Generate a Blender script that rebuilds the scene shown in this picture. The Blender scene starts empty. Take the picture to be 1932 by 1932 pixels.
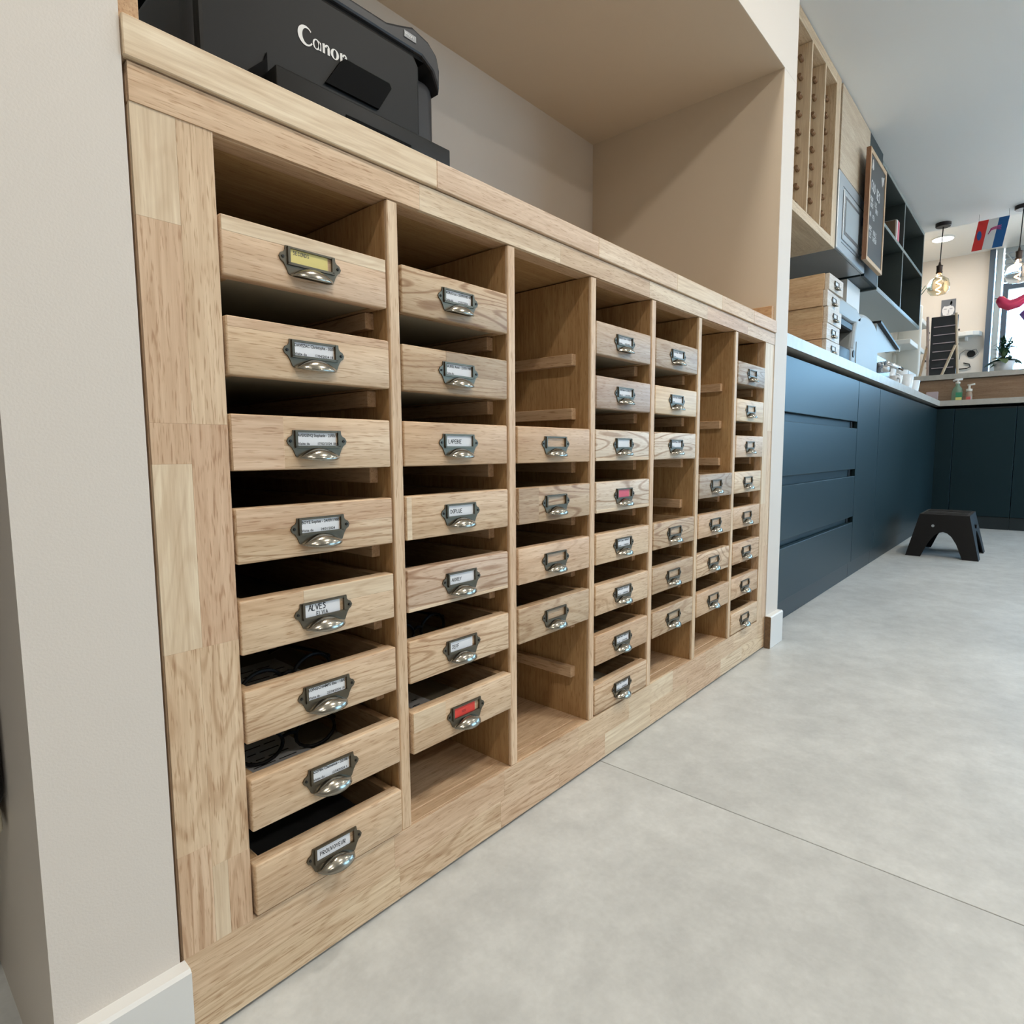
import bpy, bmesh, math, random
from mathutils import Vector, Matrix
R_ = random.Random(7)
sc = bpy.context.scene
COL = sc.collection
PI = math.pi

# ------------------------------------------------------------------ camera
cam_d = bpy.data.cameras.new('camera')
cam = bpy.data.objects.new('camera', cam_d); COL.objects.link(cam)
cam_d.sensor_width = 36.0
cam_d.lens = 36.0 * 1143.65 / 1932.0
cam_d.clip_start = 0.02
M = Matrix(((0.66014873, -0.75110715, -0.00645782), (-0.07768498, -0.05972103, -0.99518764), (0.74710688, 0.65747354, -0.0977745)))
m4 = Matrix.Identity(4)
for i in range(3):
    m4[i][0] = M[0][i]; m4[i][1] = -M[1][i]; m4[i][2] = -M[2][i]
m4[0][3], m4[1][3], m4[2][3] = -0.2562, -0.5816, 0.5655
cam.matrix_world = m4
sc.camera = cam

# ------------------------------------------------------------------ world, exposure
w = bpy.data.worlds.new('sky'); sc.world = w; w.use_nodes = True
bg = w.node_tree.nodes['Background']
bg.inputs[0].default_value = (0.39, 0.69, 1.0, 1); bg.inputs[1].default_value = 8.6
sc.view_settings.view_transform = 'Standard'; sc.view_settings.look = 'None'
sc.view_settings.gamma = 1.0; sc.view_settings.use_curve_mapping = False
sc.view_settings.exposure = -0.08
sc.cycles.use_denoising = True
sc.cycles.max_bounces = 6
sc.cycles.diffuse_bounces = 4
sc.cycles.glossy_bounces = 3
sc.cycles.transmission_bounces = 6
sc.cycles.caustics_reflective = False
sc.cycles.caustics_refractive = False
sc.cycles.use_adaptive_sampling = True
sc.cycles.adaptive_threshold = 0.04
sc.cycles.sample_clamp_indirect = 8.0

sd = bpy.data.lights.new('sun', 'SUN'); sd.energy = 22.0; sd.color = (1.0, .78, .56); sd.angle = .01
sun = bpy.data.objects.new('sun', sd); COL.objects.link(sun)
sun.rotation_euler = Vector((.42, -.36, -.83)).to_track_quat('-Z', 'Y').to_euler()

def area(name, loc, rot, sx, sy, energy, color=(1, 1, 1), shape='RECTANGLE', portal=False):
    d = bpy.data.lights.new(name, 'AREA'); d.shape = shape; d.size = sx
    if shape in ('RECTANGLE', 'ELLIPSE'): d.size_y = sy
    d.energy = energy; d.color = color
    if portal: d.cycles.is_portal = True
    o = bpy.data.objects.new(name, d); COL.objects.link(o); o.location = loc; o.rotation_euler = rot
    return o
# sky light coming in through the two window openings
area('window_portal', (7.93, -2.05, 1.55), (0, PI/2, 0), 1.6, 3.7, 1, portal=True)
area('window_portal', (5.3, -4.53, 1.3), (PI/2, 0, 0), 4.2, 1.8, 1, portal=True)
LED = [(0.55, -0.125, 10), (-0.5, -1.15, 17), (1.2, -1.15, 15), (2.9, -1.15, 11), (4.6, -1.15, 7), (-0.5, -2.7, 14), (1.6, -2.7, 13), (3.8, -2.7, 10)]

# ------------------------------------------------------------------ helpers
def lin(r, g, b):
    f = lambda c: (c/255/12.92 if c/255 <= .04045 else ((c/255+.055)/1.055)**2.4)
    return (f(r), f(g), f(b))

class N:
    def __init__(s, name):
        s.m = bpy.data.materials.new(name); s.m.use_nodes = True
        s.t = s.m.node_tree; s.b = s.t.nodes['Principled BSDF']
    def n(s, typ, **kw):
        o = s.t.nodes.new(typ)
        for k, v in kw.items():
            if k == 'ins':
                for a, b in v.items(): o.inputs[a].default_value = b
            else: setattr(o, k, v)
        return o
    def l(s, a, b): s.t.links.new(a, b)
    def math(s, op, a, b=None, clamp=False):
        o = s.n('ShaderNodeMath', operation=op); o.use_clamp = clamp
        for i, v in enumerate((a, b)):
            if v is None: continue
            if isinstance(v, (int, float)): o.inputs[i].default_value = v
            else: s.l(v, o.inputs[i])
        return o.outputs[0]

MATS = {}
def mat(name, rgb, rough=.5, metal=0, spec=.5, emit=None, estr=0, trans=0, ior=1.45, alpha=1, noise=0, nscale=40, bump=0, bscale=300, coat=0, tint=None):
    a = N(name); b = a.b
    b.inputs['Base Color'].default_value = (*rgb, 1)
    b.inputs['Roughness'].default_value = rough; b.inputs['Metallic'].default_value = metal
    b.inputs['Specular IOR Level'].default_value = spec
    b.inputs['IOR'].default_value = ior
    if trans: b.inputs['Transmission Weight'].default_value = trans
    if tint: b.inputs['Specular Tint'].default_value = (*tint, 1)
    if coat: b.inputs['Coat Weight'].default_value = coat
    if alpha < 1: b.inputs['Alpha'].default_value = alpha
    if emit:
        b.inputs['Emission Color'].default_value = (*emit, 1); b.inputs['Emission Strength'].default_value = estr
    if noise or bump:
        tc = a.n('ShaderNodeTexCoord')
    if noise:
        nz = a.n('ShaderNodeTexNoise', ins={'Scale': nscale, 'Detail': 5.0, 'Roughness': .6}); a.l(tc.outputs['Object'], nz.inputs['Vector'])
        mr = a.n('ShaderNodeMapRange', ins={'From Min': .3, 'From Max': .7, 'To Min': 1-noise, 'To Max': 1+noise}); a.l(nz.outputs['Fac'], mr.inputs['Value'])
        mx = a.n('ShaderNodeVectorMath', operation='MULTIPLY'); mx.inputs[0].default_value = rgb; a.l(mr.outputs[0], mx.inputs[1])
        a.l(mx.outputs[0], b.inputs['Base Color'])
    if bump:
        nb = a.n('ShaderNodeTexNoise', ins={'Scale': bscale, 'Detail': 3.0}); a.l(tc.outputs['Object'], nb.inputs['Vector'])
        bp = a.n('ShaderNodeBump', ins={'Strength': bump, 'Distance': .001}); a.l(nb.outputs['Fac'], bp.inputs['Height']); a.l(bp.outputs[0], b.inputs['Normal'])
    MATS[name] = a.m
    return a.m

def wood(name, axis, rough=.48, fleck=.36):
    """wood: tone from the object's colour, ring lines from its 'ring' property, grain along one axis"""
    a = N(name); b = a.b
    tc = a.n('ShaderNodeTexCoord'); oi = a.n('ShaderNodeObjectInfo')
    off = a.n('ShaderNodeVectorMath', operation='MULTIPLY'); off.inputs[1].default_value = (7.3, 3.9, 5.7)
    a.l(oi.outputs['Random'], off.inputs[0])
    v = a.n('ShaderNodeVectorMath', operation='ADD'); a.l(tc.outputs['Object'], v.inputs[0]); a.l(off.outputs[0], v.inputs[1])
    def noise(g, c, det, dist=0.0):
        mp = a.n('ShaderNodeVectorMath', operation='MULTIPLY')
        s = [c, c, c]; s[axis] = g; mp.inputs[1].default_value = s
        a.l(v.outputs[0], mp.inputs[0])
        nz = a.n('ShaderNodeTexNoise', ins={'Scale': 1.0, 'Detail': det, 'Roughness': .55, 'Distortion': dist}); a.l(mp.outputs[0], nz.inputs['Vector'])
        return nz.outputs['Fac']
    fib = noise(9, 230, 3.0); broad = noise(3.5, 38, 2.0); flk = noise(52, 640, 1.5); rg = noise(2.6, 20, 1.0, .25)
    ring = a.n('ShaderNodeAttribute', attribute_type='OBJECT', attribute_name='ring')
    ph = a.math('MULTIPLY', rg, 95.0)
    sn = a.math('SINE', ph)
    lines = a.n('ShaderNodeMapRange', ins={'From Min': .35, 'From Max': 1.0}); a.l(sn, lines.inputs['Value'])
    rl = a.math('MULTIPLY', a.math('MULTIPLY', lines.outputs[0], ring.outputs['Fac']), .5)
    fl = a.n('ShaderNodeMapRange', ins={'From Min': .565, 'From Max': .70, 'To Max': fleck}); a.l(flk, fl.inputs['Value'])
    pn = a.n('ShaderNodeAttribute', attribute_type='OBJECT', attribute_name='plain')
    flo = a.math('MULTIPLY', fl.outputs[0], a.math('SUBTRACT', 1.0, pn.outputs['Fac']))
    t1 = a.n('ShaderNodeMapRange', ins={'From Min': .3, 'From Max': .7, 'To Min': .80, 'To Max': 1.12}); a.l(fib, t1.inputs['Value'])
    t2 = a.n('ShaderNodeMapRange', ins={'From Min': .3, 'From Max': .7, 'To Min': .88, 'To Max': 1.1}); a.l(broad, t2.inputs['Value'])
    f = a.math('MULTIPLY', t1.outputs[0], t2.outputs[0])
    f = a.math('MULTIPLY', f, a.math('SUBTRACT', 1.0, flo))
    f = a.math('MULTIPLY', f, a.math('SUBTRACT', 1.0, rl))
    # darker parts turn redder: raise each channel to its own power
    cv = a.n('ShaderNodeCombineXYZ')
    a.l(a.math('POWER', f, .72), cv.inputs[0]); a.l(f, cv.inputs[1]); a.l(a.math('POWER', f, 1.25), cv.inputs[2])
    mx = a.n('ShaderNodeVectorMath', operation='MULTIPLY'); a.l(oi.outputs['Color'], mx.inputs[0]); a.l(cv.outputs[0], mx.inputs[1])
    a.l(mx.outputs[0], b.inputs['Base Color'])
    b.inputs['Roughness'].default_value = rough; b.inputs['Specular IOR Level'].default_value = .4
    bp = a.n('ShaderNodeBump', ins={'Strength': .25, 'Distance': .0006}); a.l(f, bp.inputs['Height']); a.l(bp.outputs[0], b.inputs['Normal'])
    MATS[name] = a.m
    return a.m

WX, WY, WZ = wood('wood_grain_x', 0), wood('wood_grain_y', 1), wood('wood_grain_z', 2)
T_LIGHT, T_MID, T_PINK = (.720, .535, .355), (.640, .445, .280), (.690, .490, .325)
T_PALE = (.760, .610, .430)
T_OAK, T_GREY, T_ASH = (.560, .410, .265), (.500, .400, .300), (.740, .630, .500)
T_SHADED = (.480, .300, .140)  # same wood inside the cabinet, its shade and warm bounce put into the tone
T_BOX = (.44, .29, .16)  # drawer-box wood, darkened for the shade inside the columns

mat('wall_paint', (.70, .640, .575), .6, bump=.15, bscale=500)
mat('niche_shade_paint', (.60, .51, .40), .65, bump=.15, bscale=500)  # wall paint with the niche's shade and warm wood bounce mixed in
mat('ceiling_paint', (.86, .86, .85), .7, bump=.1, bscale=300)
mat('paving', (.58, .52, .46), .8, noise=.1, nscale=3)
mat('mdf_raw', (.16, .10, .055), .8, noise=.3, nscale=120)
mat('rear_paint', (.40, .38, .35), .7)
mat('white_paint', (.78, .77, .74), .5)
mat('baseboard_white', (.74, .73, .70), .35)
mat('petrol', (.011, .022, .025), .38, spec=.34, tint=(.45, .80, 1.0))
mat('petrol_dark', (.012, .022, .026), .4)
mat('laminate_grey', (.47, .445, .40), .35, noise=.10, nscale=25)
mat('bar_wood', (.300, .195, .120), .45)
mat('dark_void', (.012, .012, .012), .6)
mat('steel', (.50, .54, .57), .38, metal=.6)
mat('steel_dark', (.20, .21, .22), .25, metal=.3)
mat('bronze', (.130, .108, .076), .38, metal=.75)
mat('bronze_cup', (.34, .315, .265), .20, metal=.95)
mat('screw_dark', (.03, .028, .025), .4, metal=.6)
mat('paper_white', (.82, .83, .85), .6)
mat('paper_yellow', (.78, .66, .24), .6)
mat('paper_red', (.75, .06, .04), .5)
mat('paper_pink', (.72, .12, .17), .5)
mat('paper_purple', (.28, .18, .50), .5)
mat('paper_mustard', (.62, .42, .05), .5)
mat('ink', (.025, .025, .03), .6)
mat('pencil', (.12, .12, .12), .6)
mat('panel_bottom', (.36, .32, .24), .55)
mat('printer_black', (.009, .009, .0085), .5, spec=.3, bump=.1, bscale=1500)
mat('printer_side', (.022, .023, .026), .42, spec=.4, bump=.1, bscale=1500)
mat('printer_gloss', (.003, .003, .003), .6, spec=.08)
mat('logo_white', (.80, .79, .76), .5)
mat('plastic_black', (.007, .007, .008), .45, spec=.35)
mat('stool_black', (.005, .005, .0055), .5, spec=.3, bump=.2, bscale=700)
mat('chalk_black', (.045, .047, .050), .35)
mat('chalk', (.85, .85, .85), .8)
mat('shelf_green', (.050, .062, .058), .45)
mat('shelf_edge', (.23, .27, .255), .4)
mat('silver_plastic', (.36, .39, .40), .5, metal=.1, spec=.4)
mat('chrome', (.85, .86, .88), .08, metal=1)
mat('glass', (.95, .97, .97), .02, trans=1)
mat('amber_glass', (1.0, .84, .60), .02, trans=1, ior=1.2)
mat('clear_glass', (.97, .92, .90), .02, trans=1, ior=1.2)
mat('filament', (1, .6, .3), .5, emit=(1.0, .50, .20), estr=14)
mat('led', (1, 1, 1), .5, emit=(1.0, .97, .92), estr=6)
mat('cord_black', (.01, .01, .01), .6)
mat('socket_brown', (.10, .065, .05), .4, metal=.5)
mat('canopy_black', (.025, .018, .018), .4)
mat('flag_red', (.72, .035, .03), .6); mat('flag_white', (.75, .75, .74), .6); mat('flag_blue', (.01, .10, .30), .6)
mat('print_blue', (.03, .10, .32), .6); mat('print_pink', (.55, .06, .22), .6)
mat('foil_pink', (.80, .06, .16), .18, metal=.3, spec=.8); mat('foil_purple', (.28, .16, .55), .2, metal=.3)
mat('frame_slate', (.085, .115, .155), .4)
mat('frame_grey', (.42, .47, .49), .4)
mat('louver', (.34, .38, .40), .5)
mat('leaf', (.030, .085, .045), .4); mat('leaf_light', (.14, .20, .09), .45)
mat('pot_white', (.75, .75, .76), .3)
mat('soap_green', (.45, .68, .50), .15, trans=.6); mat('soap_label', (.05, .30, .16), .4); mat('soap_yellow', (.75, .72, .25), .4)
mat('soap_amber', (.75, .55, .40), .15, trans=.5); mat('soap_cream', (.78, .74, .66), .35); mat('soap_red', (.65, .14, .12), .4)
mat('poster_dark', (.13, .14, .16), .6); mat('poster_skin', (.68, .67, .68), .6); mat('poster_mid', (.33, .33, .35), .6)
mat('book_red', (.60, .02, .08), .5); mat('book_white', (.75, .74, .70), .5); mat('book_pink', (.75, .25, .30), .5); mat('book_brown', (.20, .13, .08), .6)
mat('cup_white', (.80, .80, .79), .2)
mat('tool_blue', (.02, .04, .20), .4)
mat('cream_plastic', (.58, .55, .44), .5)
mat('menu_strip', (.62, .50, .52), .5)

def thin_glass():
    a = N('window_glass'); t = a.t
    tr = a.n('ShaderNodeBsdfTransparent'); tr.inputs[0].default_value = (.96, .98, .98, 1)
    gl = a.n('ShaderNodeBsdfGlossy'); gl.inputs['Roughness'].default_value = .01
    fr = a.n('ShaderNodeFresnel'); fr.inputs[0].default_value = 1.25
    mx = a.n('ShaderNodeMixShader'); a.l(fr.outputs[0], mx.inputs[0]); a.l(tr.outputs[0], mx.inputs[1]); a.l(gl.outputs[0], mx.inputs[2])
    a.l(mx.outputs[0], t.nodes['Material Output'].inputs['Surface'])
    MATS['window_glass'] = a.m
thin_glass()
def floor_material():
    a = N('vinyl_concrete'); b = a.b
    tc = a.n('ShaderNodeTexCoord')
    def nz(s, d, r=.6, dist=0.0):
        n = a.n('ShaderNodeTexNoise', ins={'Scale': s, 'Detail': d, 'Roughness': r, 'Distortion': dist}); a.l(tc.outputs['Object'], n.inputs['Vector']); return n.outputs['Fac']
    c1 = nz(3.2, 6, .62, .4); c2 = nz(22, 6, .65); c3 = nz(110, 3)
    r1 = a.n('ShaderNodeMapRange', ins={'From Min': .32, 'From Max': .68, 'To Min': .87, 'To Max': 1.09}); a.l(c1, r1.inputs['Value'])
    r2 = a.n('ShaderNodeMapRange', ins={'From Min': .3, 'From Max': .7, 'To Min': .885, 'To Max': 1.085}); a.l(c2, r2.inputs['Value'])
    r3 = a.n('ShaderNodeMapRange', ins={'From Min': .3, 'From Max': .7, 'To Min': .96, 'To Max': 1.03}); a.l(c3, r3.inputs['Value'])
    f = a.math('MULTIPLY', a.math('MULTIPLY', r1.outputs[0], r2.outputs[0]), r3.outputs[0])
    mx = a.n('ShaderNodeVectorMath', operation='MULTIPLY'); mx.inputs[0].default_value = (.545, .560, .550); a.l(f, mx.inputs[1])
    a.l(mx.outputs[0], b.inputs['Base Color'])
    b.inputs['Roughness'].default_value = .42; b.inputs['Specular IOR Level'].default_value = .35
    bp = a.n('ShaderNodeBump', ins={'Strength': .12, 'Distance': .001}); a.l(c2, bp.inputs['Height']); a.l(bp.outputs[0], b.inputs['Normal'])
    MATS['vinyl'] = a.m
floor_material()

# ---- meshes
BOX = {}
def box_mesh(sx, sy, sz, b=0.0, seg=1):
    key = (round(sx, 5), round(sy, 5), round(sz, 5), b, seg)
    if key in BOX: return BOX[key]
    bm = bmesh.new(); bmesh.ops.create_cube(bm, size=1.0)
    bmesh.ops.scale(bm, vec=(sx, sy, sz), verts=bm.verts)
    if b > 0:
        bb = min(b, .45*min(sx, sy, sz))
        bmesh.ops.bevel(bm, geom=bm.edges[:], offset=bb, segments=seg, affect='EDGES', profile=.5)
    me = bpy.data.meshes.new('box'); bm.to_mesh(me); bm.free()
    if b > 0 and seg > 1:
        for p in me.polygons: p.use_smooth = True
        me.shade_smooth() if False else None
    BOX[key] = me
    return me

def add(name, me, m, parent=None, loc=(0, 0, 0), rot=(0, 0, 0), tone=None, ring=None):
    if m is not None:
        mm = MATS[m] if isinstance(m, str) else m
        if len(me.materials) == 0: me.materials.append(mm)
        elif me.materials[0] != mm:
            me = me.copy(); me.materials.clear(); me.materials.append(mm)
    o = bpy.data.objects.new(name, me); COL.objects.link(o)
    o.location = loc; o.rotation_euler = rot
    if parent is not None: o.parent = parent
    if tone is not None: o.color = (*tone, 1)
    if ring is not None: o['ring'] = float(ring)
    if tone is T_PALE: o['plain'] = .8
    return o

MKEY = {}
def box(name, x0, x1, y0, y1, z0, z1, m, parent=None, b=.0012, tone=None, ring=None, seg=1):
    me = box_mesh(x1-x0, y1-y0, z1-z0, b, seg)
    mm = MATS[m] if isinstance(m, str) else m
    k = (me.name, mm.name)
    if k not in MKEY:
        if len(me.materials) == 0: me.materials.append(mm); MKEY[k] = me
        else:
            m2 = me.copy(); m2.materials.clear(); m2.materials.append(mm); MKEY[k] = m2
    return add(name, MKEY[k], None, parent, ((x0+x1)/2, (y0+y1)/2, (z0+z1)/2), (0, 0, 0), tone, ring)

class MB:
    def __init__(s): s.v = []; s.f = []
    def box(s, x0, x1, y0, y1, z0, z1):
        n = len(s.v)
        s.v += [(x, y, z) for z in (z0, z1) for y in (y0, y1) for x in (x0, x1)]
        s.f += [tuple(n+i for i in q) for q in ((0, 2, 3, 1), (4, 5, 7, 6), (0, 1, 5, 4), (2, 6, 7, 3), (0, 4, 6, 2), (1, 3, 7, 5))]
        return s
    def prism(s, pts, y0, y1):          # outline in (x, z), counter-clockwise, thickness along y
        n = len(s.v); k = len(pts)
        s.v += [(x, y0, z) for x, z in pts] + [(x, y1, z) for x, z in pts]
        s.f.append(tuple(n+i for i in range(k))); s.f.append(tuple(n+k+i for i in reversed(range(k))))
        for i in range(k):
            j = (i+1) % k; s.f.append((n+i, n+k+i, n+k+j, n+j))
        return s
    def quad(s, a, b, c, d):
        n = len(s.v); s.v += [a, b, c, d]; s.f.append((n, n+1, n+2, n+3)); return s
    def tube(s, pts, r, seg=8, r2=None):
        pts = [Vector(p) for p in pts]; n0 = len(s.v); k = len(pts); prev = None
        for i, p in enumerate(pts):
            d = (pts[min(i+1, k-1)] - pts[max(i-1, 0)]).normalized()
            u = d.cross(Vector((0, 0, 1)) if abs(d.z) < .9 else Vector((1, 0, 0))).normalized()
            if prev is not None:
                u = (prev - d*prev.dot(d)).normalized()
            prev = u; v = d.cross(u)
            rr = r if not callable(r) else r(i/(k-1))
            for j in range(seg):
                a = 2*PI*j/seg; s.v.append(tuple(p + (u*math.cos(a) + v*math.sin(a))*rr))
        for i in range(k-1):
            for j in range(seg):
                a, b = n0+i*seg+j, n0+i*seg+(j+1) % seg
                s.f.append((a, b, b+seg, a+seg))
        s.f.append(tuple(n0+j for j in reversed(range(seg)))); s.f.append(tuple(n0+(k-1)*seg+j for j in range(seg)))
        return s
    def lathe(s, prof, seg=24, c=(0, 0, 0)):
        n0 = len(s.v); k = len(prof)
        for r, z in prof:
            for j in range(seg):
                a = 2*PI*j/seg; s.v.append((c[0]+r*math.cos(a), c[1]+r*math.sin(a), c[2]+z))
        for i in range(k-1):
            for j in range(seg):
                a, b = n0+i*seg+j, n0+i*seg+(j+1) % seg
                s.f.append((a, b, b+seg, a+seg))
        s.f.append(tuple(n0+j for j in reversed(range(seg)))); s.f.append(tuple(n0+(k-1)*seg+j for j in range(seg)))
        return s
    def mesh(s, smooth=False, fix=True):
        me = bpy.data.meshes.new('mesh'); me.from_pydata(s.v, [], s.f)
        if fix:
            bm = bmesh.new(); bm.from_mesh(me); bmesh.ops.recalc_face_normals(bm, faces=bm.faces); bm.to_mesh(me); bm.free()
        if smooth:
            for p in me.polygons: p.use_smooth = True
        me.update(); return me
    def build(s, name, m, parent=None, loc=(0, 0, 0), rot=(0, 0, 0), smooth=False, tone=None, ring=None, bevel=0, seg=2):
        me = s.mesh(smooth)
        if bevel:
            bm = bmesh.new(); bm.from_mesh(me)
            bmesh.ops.remove_doubles(bm, verts=bm.verts, dist=1e-6)
            ed = [e for e in bm.edges if len(e.link_faces) == 2 and e.calc_face_angle(0) > .6]
            bmesh.ops.bevel(bm, geom=ed, offset=bevel, segments=seg, affect='EDGES', profile=.5)
            bm.to_mesh(me); bm.free()
        return add(name, me, m, parent, loc, rot, tone, ring)

def thing(name, label, cat, loc=(0, 0, 0), rotz=0, group=None):
    o = bpy.data.objects.new(name, None); COL.objects.link(o); o.empty_display_size = .02
    o.location = loc; o.rotation_euler = (0, 0, rotz); o['label'] = label; o['category'] = cat
    if group: o['group'] = group
    return o
def tag(o, label, cat, group=None):
    o['label'] = label; o['category'] = cat
    if group: o['group'] = group
    return o
def struct(o, label=None):
    o['kind'] = 'structure'
    if label: o['label'] = label
    return o
def part(name, parent, loc=(0, 0, 0), rot=(0, 0, 0)):
    o = bpy.data.objects.new(name, None); COL.objects.link(o); o.empty_display_size = .02
    o.location = loc; o.rotation_euler = rot; o.parent = parent
    return o

TXT = {}
def text_mesh(body, size, shear=0, align='LEFT', bold=0.0):
    key = (body, size, shear, align, bold)
    if key in TXT: return TXT[key]
    c = bpy.data.curves.new('t', 'FONT'); c.body = body; c.size = size; c.shear = shear; c.align_x = align; c.resolution_u = 2
    if bold: c.offset = bold
    o = bpy.data.objects.new('t', c); COL.objects.link(o)
    dg = bpy.context.evaluated_depsgraph_get(); dg.update()
    me = bpy.data.meshes.new_from_object(o.evaluated_get(dg))
    bpy.data.objects.remove(o); bpy.data.curves.remove(c)
    me.materials.clear()
    TXT[key] = me
    return me
def text(name, body, size, m, parent, loc, rot=(PI/2, 0, 0), shear=0, align='LEFT', bold=0.0):
    return add(name, text_mesh(body, size, shear, align, bold), m, parent, loc, rot)

STK = {'A': [[(0, 0), (.35, 1), (.7, 0)], [(.14, .4), (.56, .4)]], 'B': [[(0, 0), (0, 1), (.5, .9), (.5, .6), (0, .5), (.55, .4), (.55, .1), (0, 0)]],
 'C': [[(.6, .85), (.3, 1), (.05, .7), (.05, .3), (.3, 0), (.6, .15)]], 'D': [[(0, 0), (0, 1), (.45, .85), (.6, .5), (.45, .12), (0, 0)]],
 'E': [[(.55, 1), (0, 1), (0, 0), (.55, 0)], [(0, .5), (.45, .5)]], 'F': [[(.55, 1), (0, 1), (0, 0)], [(0, .5), (.45, .5)]],
 'G': [[(.6, .85), (.3, 1), (.05, .6), (.1, .1), (.5, 0), (.6, .4), (.35, .4)]], 'I': [[(.1, 0), (.1, 1)]], 'J': [[(0, 1), (.6, 1)], [(.4, 1), (.4, .1), (.15, 0), (0, .2)]],
 'L': [[(0, 1), (0, 0), (.5, 0)]], 'N': [[(0, 0), (0, 1), (.55, 0), (.55, 1)]], 'O': [[(.3, 1), (.02, .6), (.1, .1), (.4, 0), (.62, .45), (.5, .9), (.3, 1)]],
 'P': [[(0, 0), (0, 1), (.5, .9), (.5, .55), (0, .45)]], 'R': [[(0, 0), (0, 1), (.5, .9), (.45, .55), (0, .48), (.55, 0)]],
 'S': [[(.55, .9), (.2, 1), (.05, .75), (.5, .4), (.4, .05), (0, .08)]], 'U': [[(0, 1), (.05, .15), (.3, 0), (.5, .2), (.55, 1)]], 'V': [[(0, 1), (.28, 0), (.6, 1)]],
 'Y': [[(0, 1), (.3, .5), (.6, 1)], [(.3, .5), (.25, 0)]], ' ': [], '.': [[(.2, 0), (.25, .06)]]}
def handwriting(name, body, size, m, parent, loc, wd=.15, slope=0.0, seed=1):
    r = random.Random(seed); mb = MB(); x = 0
    for ch in body:
        for st in STK.get(ch, []):
            pts = [((x+p[0]*.85+r.uniform(-.04, .04))*size, (p[1]+r.uniform(-.05, .05)+slope*x)*size) for p in st]
            for (a0, b0), (a1, b1) in zip(pts, pts[1:]):
                d = Vector((a1-a0, b1-b0)); L = d.length or 1e-6; nrm = Vector((-d.y, d.x))/L*wd*size*.5; e = d/L*wd*size*.3
                mb.quad((a0+nrm.x-e.x, 0, b0+nrm.y-e.y), (a0-nrm.x-e.x, 0, b0-nrm.y-e.y), (a1-nrm.x+e.x, 0, b1-nrm.y+e.y), (a1+nrm.x+e.x, 0, b1+nrm.y+e.y))
        x += .72 if ch not in 'I. ' else .4
    return mb.build(name, m, parent, loc)

# ================================================================== SETTING
ZC = 2.31                       # kitchen ceiling
XF = 7.86                       # far wall
fl = part('floor', None); struct(fl, 'pale grey concrete-look vinyl floor')
box('vinyl_sheet', -2.6, .6480, -4.5, .7, -.02, 0, 'vinyl', fl, b=.0006)
box('vinyl_sheet', .6495, 8.2, -4.5, .7, -.02, 0, 'vinyl', fl, b=.0006)
struct(MB().box(-2.6, 8.2, -4.5, .7, -.06, -.0205).build('floor_base', 'ceiling_paint'), 'concrete slab under the vinyl floor')
struct(MB().box(-2.6, 5.78, -4.5, .70, ZC, ZC+.45).build('ceiling', 'ceiling_paint'), 'light grey ceiling above the kitchen')
struct(MB().box(5.78, 8.2, -4.5, .70, 2.60, 2.76).build('ceiling_far', 'white_paint'), 'higher white ceiling beyond the kitchen')
struct(MB().box(8.0, 45, -45, 20, -.30, -.16).box(-30, 8.0, -45, -4.6, -.30, -.16).build('ground_outside', 'paving'), 'sunlit pale paving outside the windows')
YW = -.002
struct(MB().box(-.166, -.0707, YW, .66, 0, 1.5695).build('wall_left', 'wall_paint'), 'pale grey wall pier left of the drawer cabinet')
struct(MB().box(1.502, 1.602, YW, .66, 0, 1.5695).build('wall_right', 'wall_paint'), 'narrow pale wall pier right of the drawer cabinet')
struct(MB().box(-.166, 1.602, YW, .66, 1.57, ZC).build('wall_front', 'wall_paint'), 'pale wall above the niche')
struct(MB().box(-2.6, 8.2, .66, .74, 0, 2.76).build('wall_back', 'niche_shade_paint'), 'beige back wall of niche and kitchen')
struct(MB().box(-.0707, 1.502, .60, .659, .92, 1.5695).build('wall_niche', 'wall_paint'), 'pale plaster back of the printer niche')
struct(MB().box(-.0705, -.0700, 0.004, .60, .92, 1.5694).build('wall_niche_side', 'niche_shade_paint'), 'plaster left side of the printer niche, shade tinted in')
struct(MB().box(1.5012, 1.5018, YW+.001, .60, .92, 1.5694).build('wall_niche_side', 'niche_shade_paint'), 'plaster right side of the printer niche, shade tinted in')
struct(MB().box(-.0699, 1.5011, YW+.001, .60, 1.5692, 1.5698).build('ceiling_niche', 'niche_shade_paint'), 'plaster ceiling of the printer niche, shade tinted in')
struct(MB().box(-2.68, -2.6, -4.5, .74, 0, 2.76).build('wall_end', 'wall_paint'), 'end wall behind the photographer')
struct(MB().box(-2.6, 3.2, -4.58, -4.5, 0, 2.76).box(7.4, 8.2, -4.58, -4.5, 0, 2.76).box(3.2, 7.4, -4.58, -4.5, 0, .4).box(3.2, 7.4, -4.58, -4.5, 2.2, 2.76).build('wall_rear', 'rear_paint'), 'rear wall with shop window behind the photographer')
w2 = part('window_2', None, (3.2, -4.5, .4)); struct(w2, 'shop window in the rear wall')
for x in (0, 1.38, 2.76, 4.15): box('frame', x, x+.05, -.06, -.01, 0, 1.8, 'frame_slate', w2)
for x in (.05, 1.43, 2.81): box('pane', x, x+1.33, -.04, -.034, .0, 1.8, 'window_glass', w2, b=0)
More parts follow.
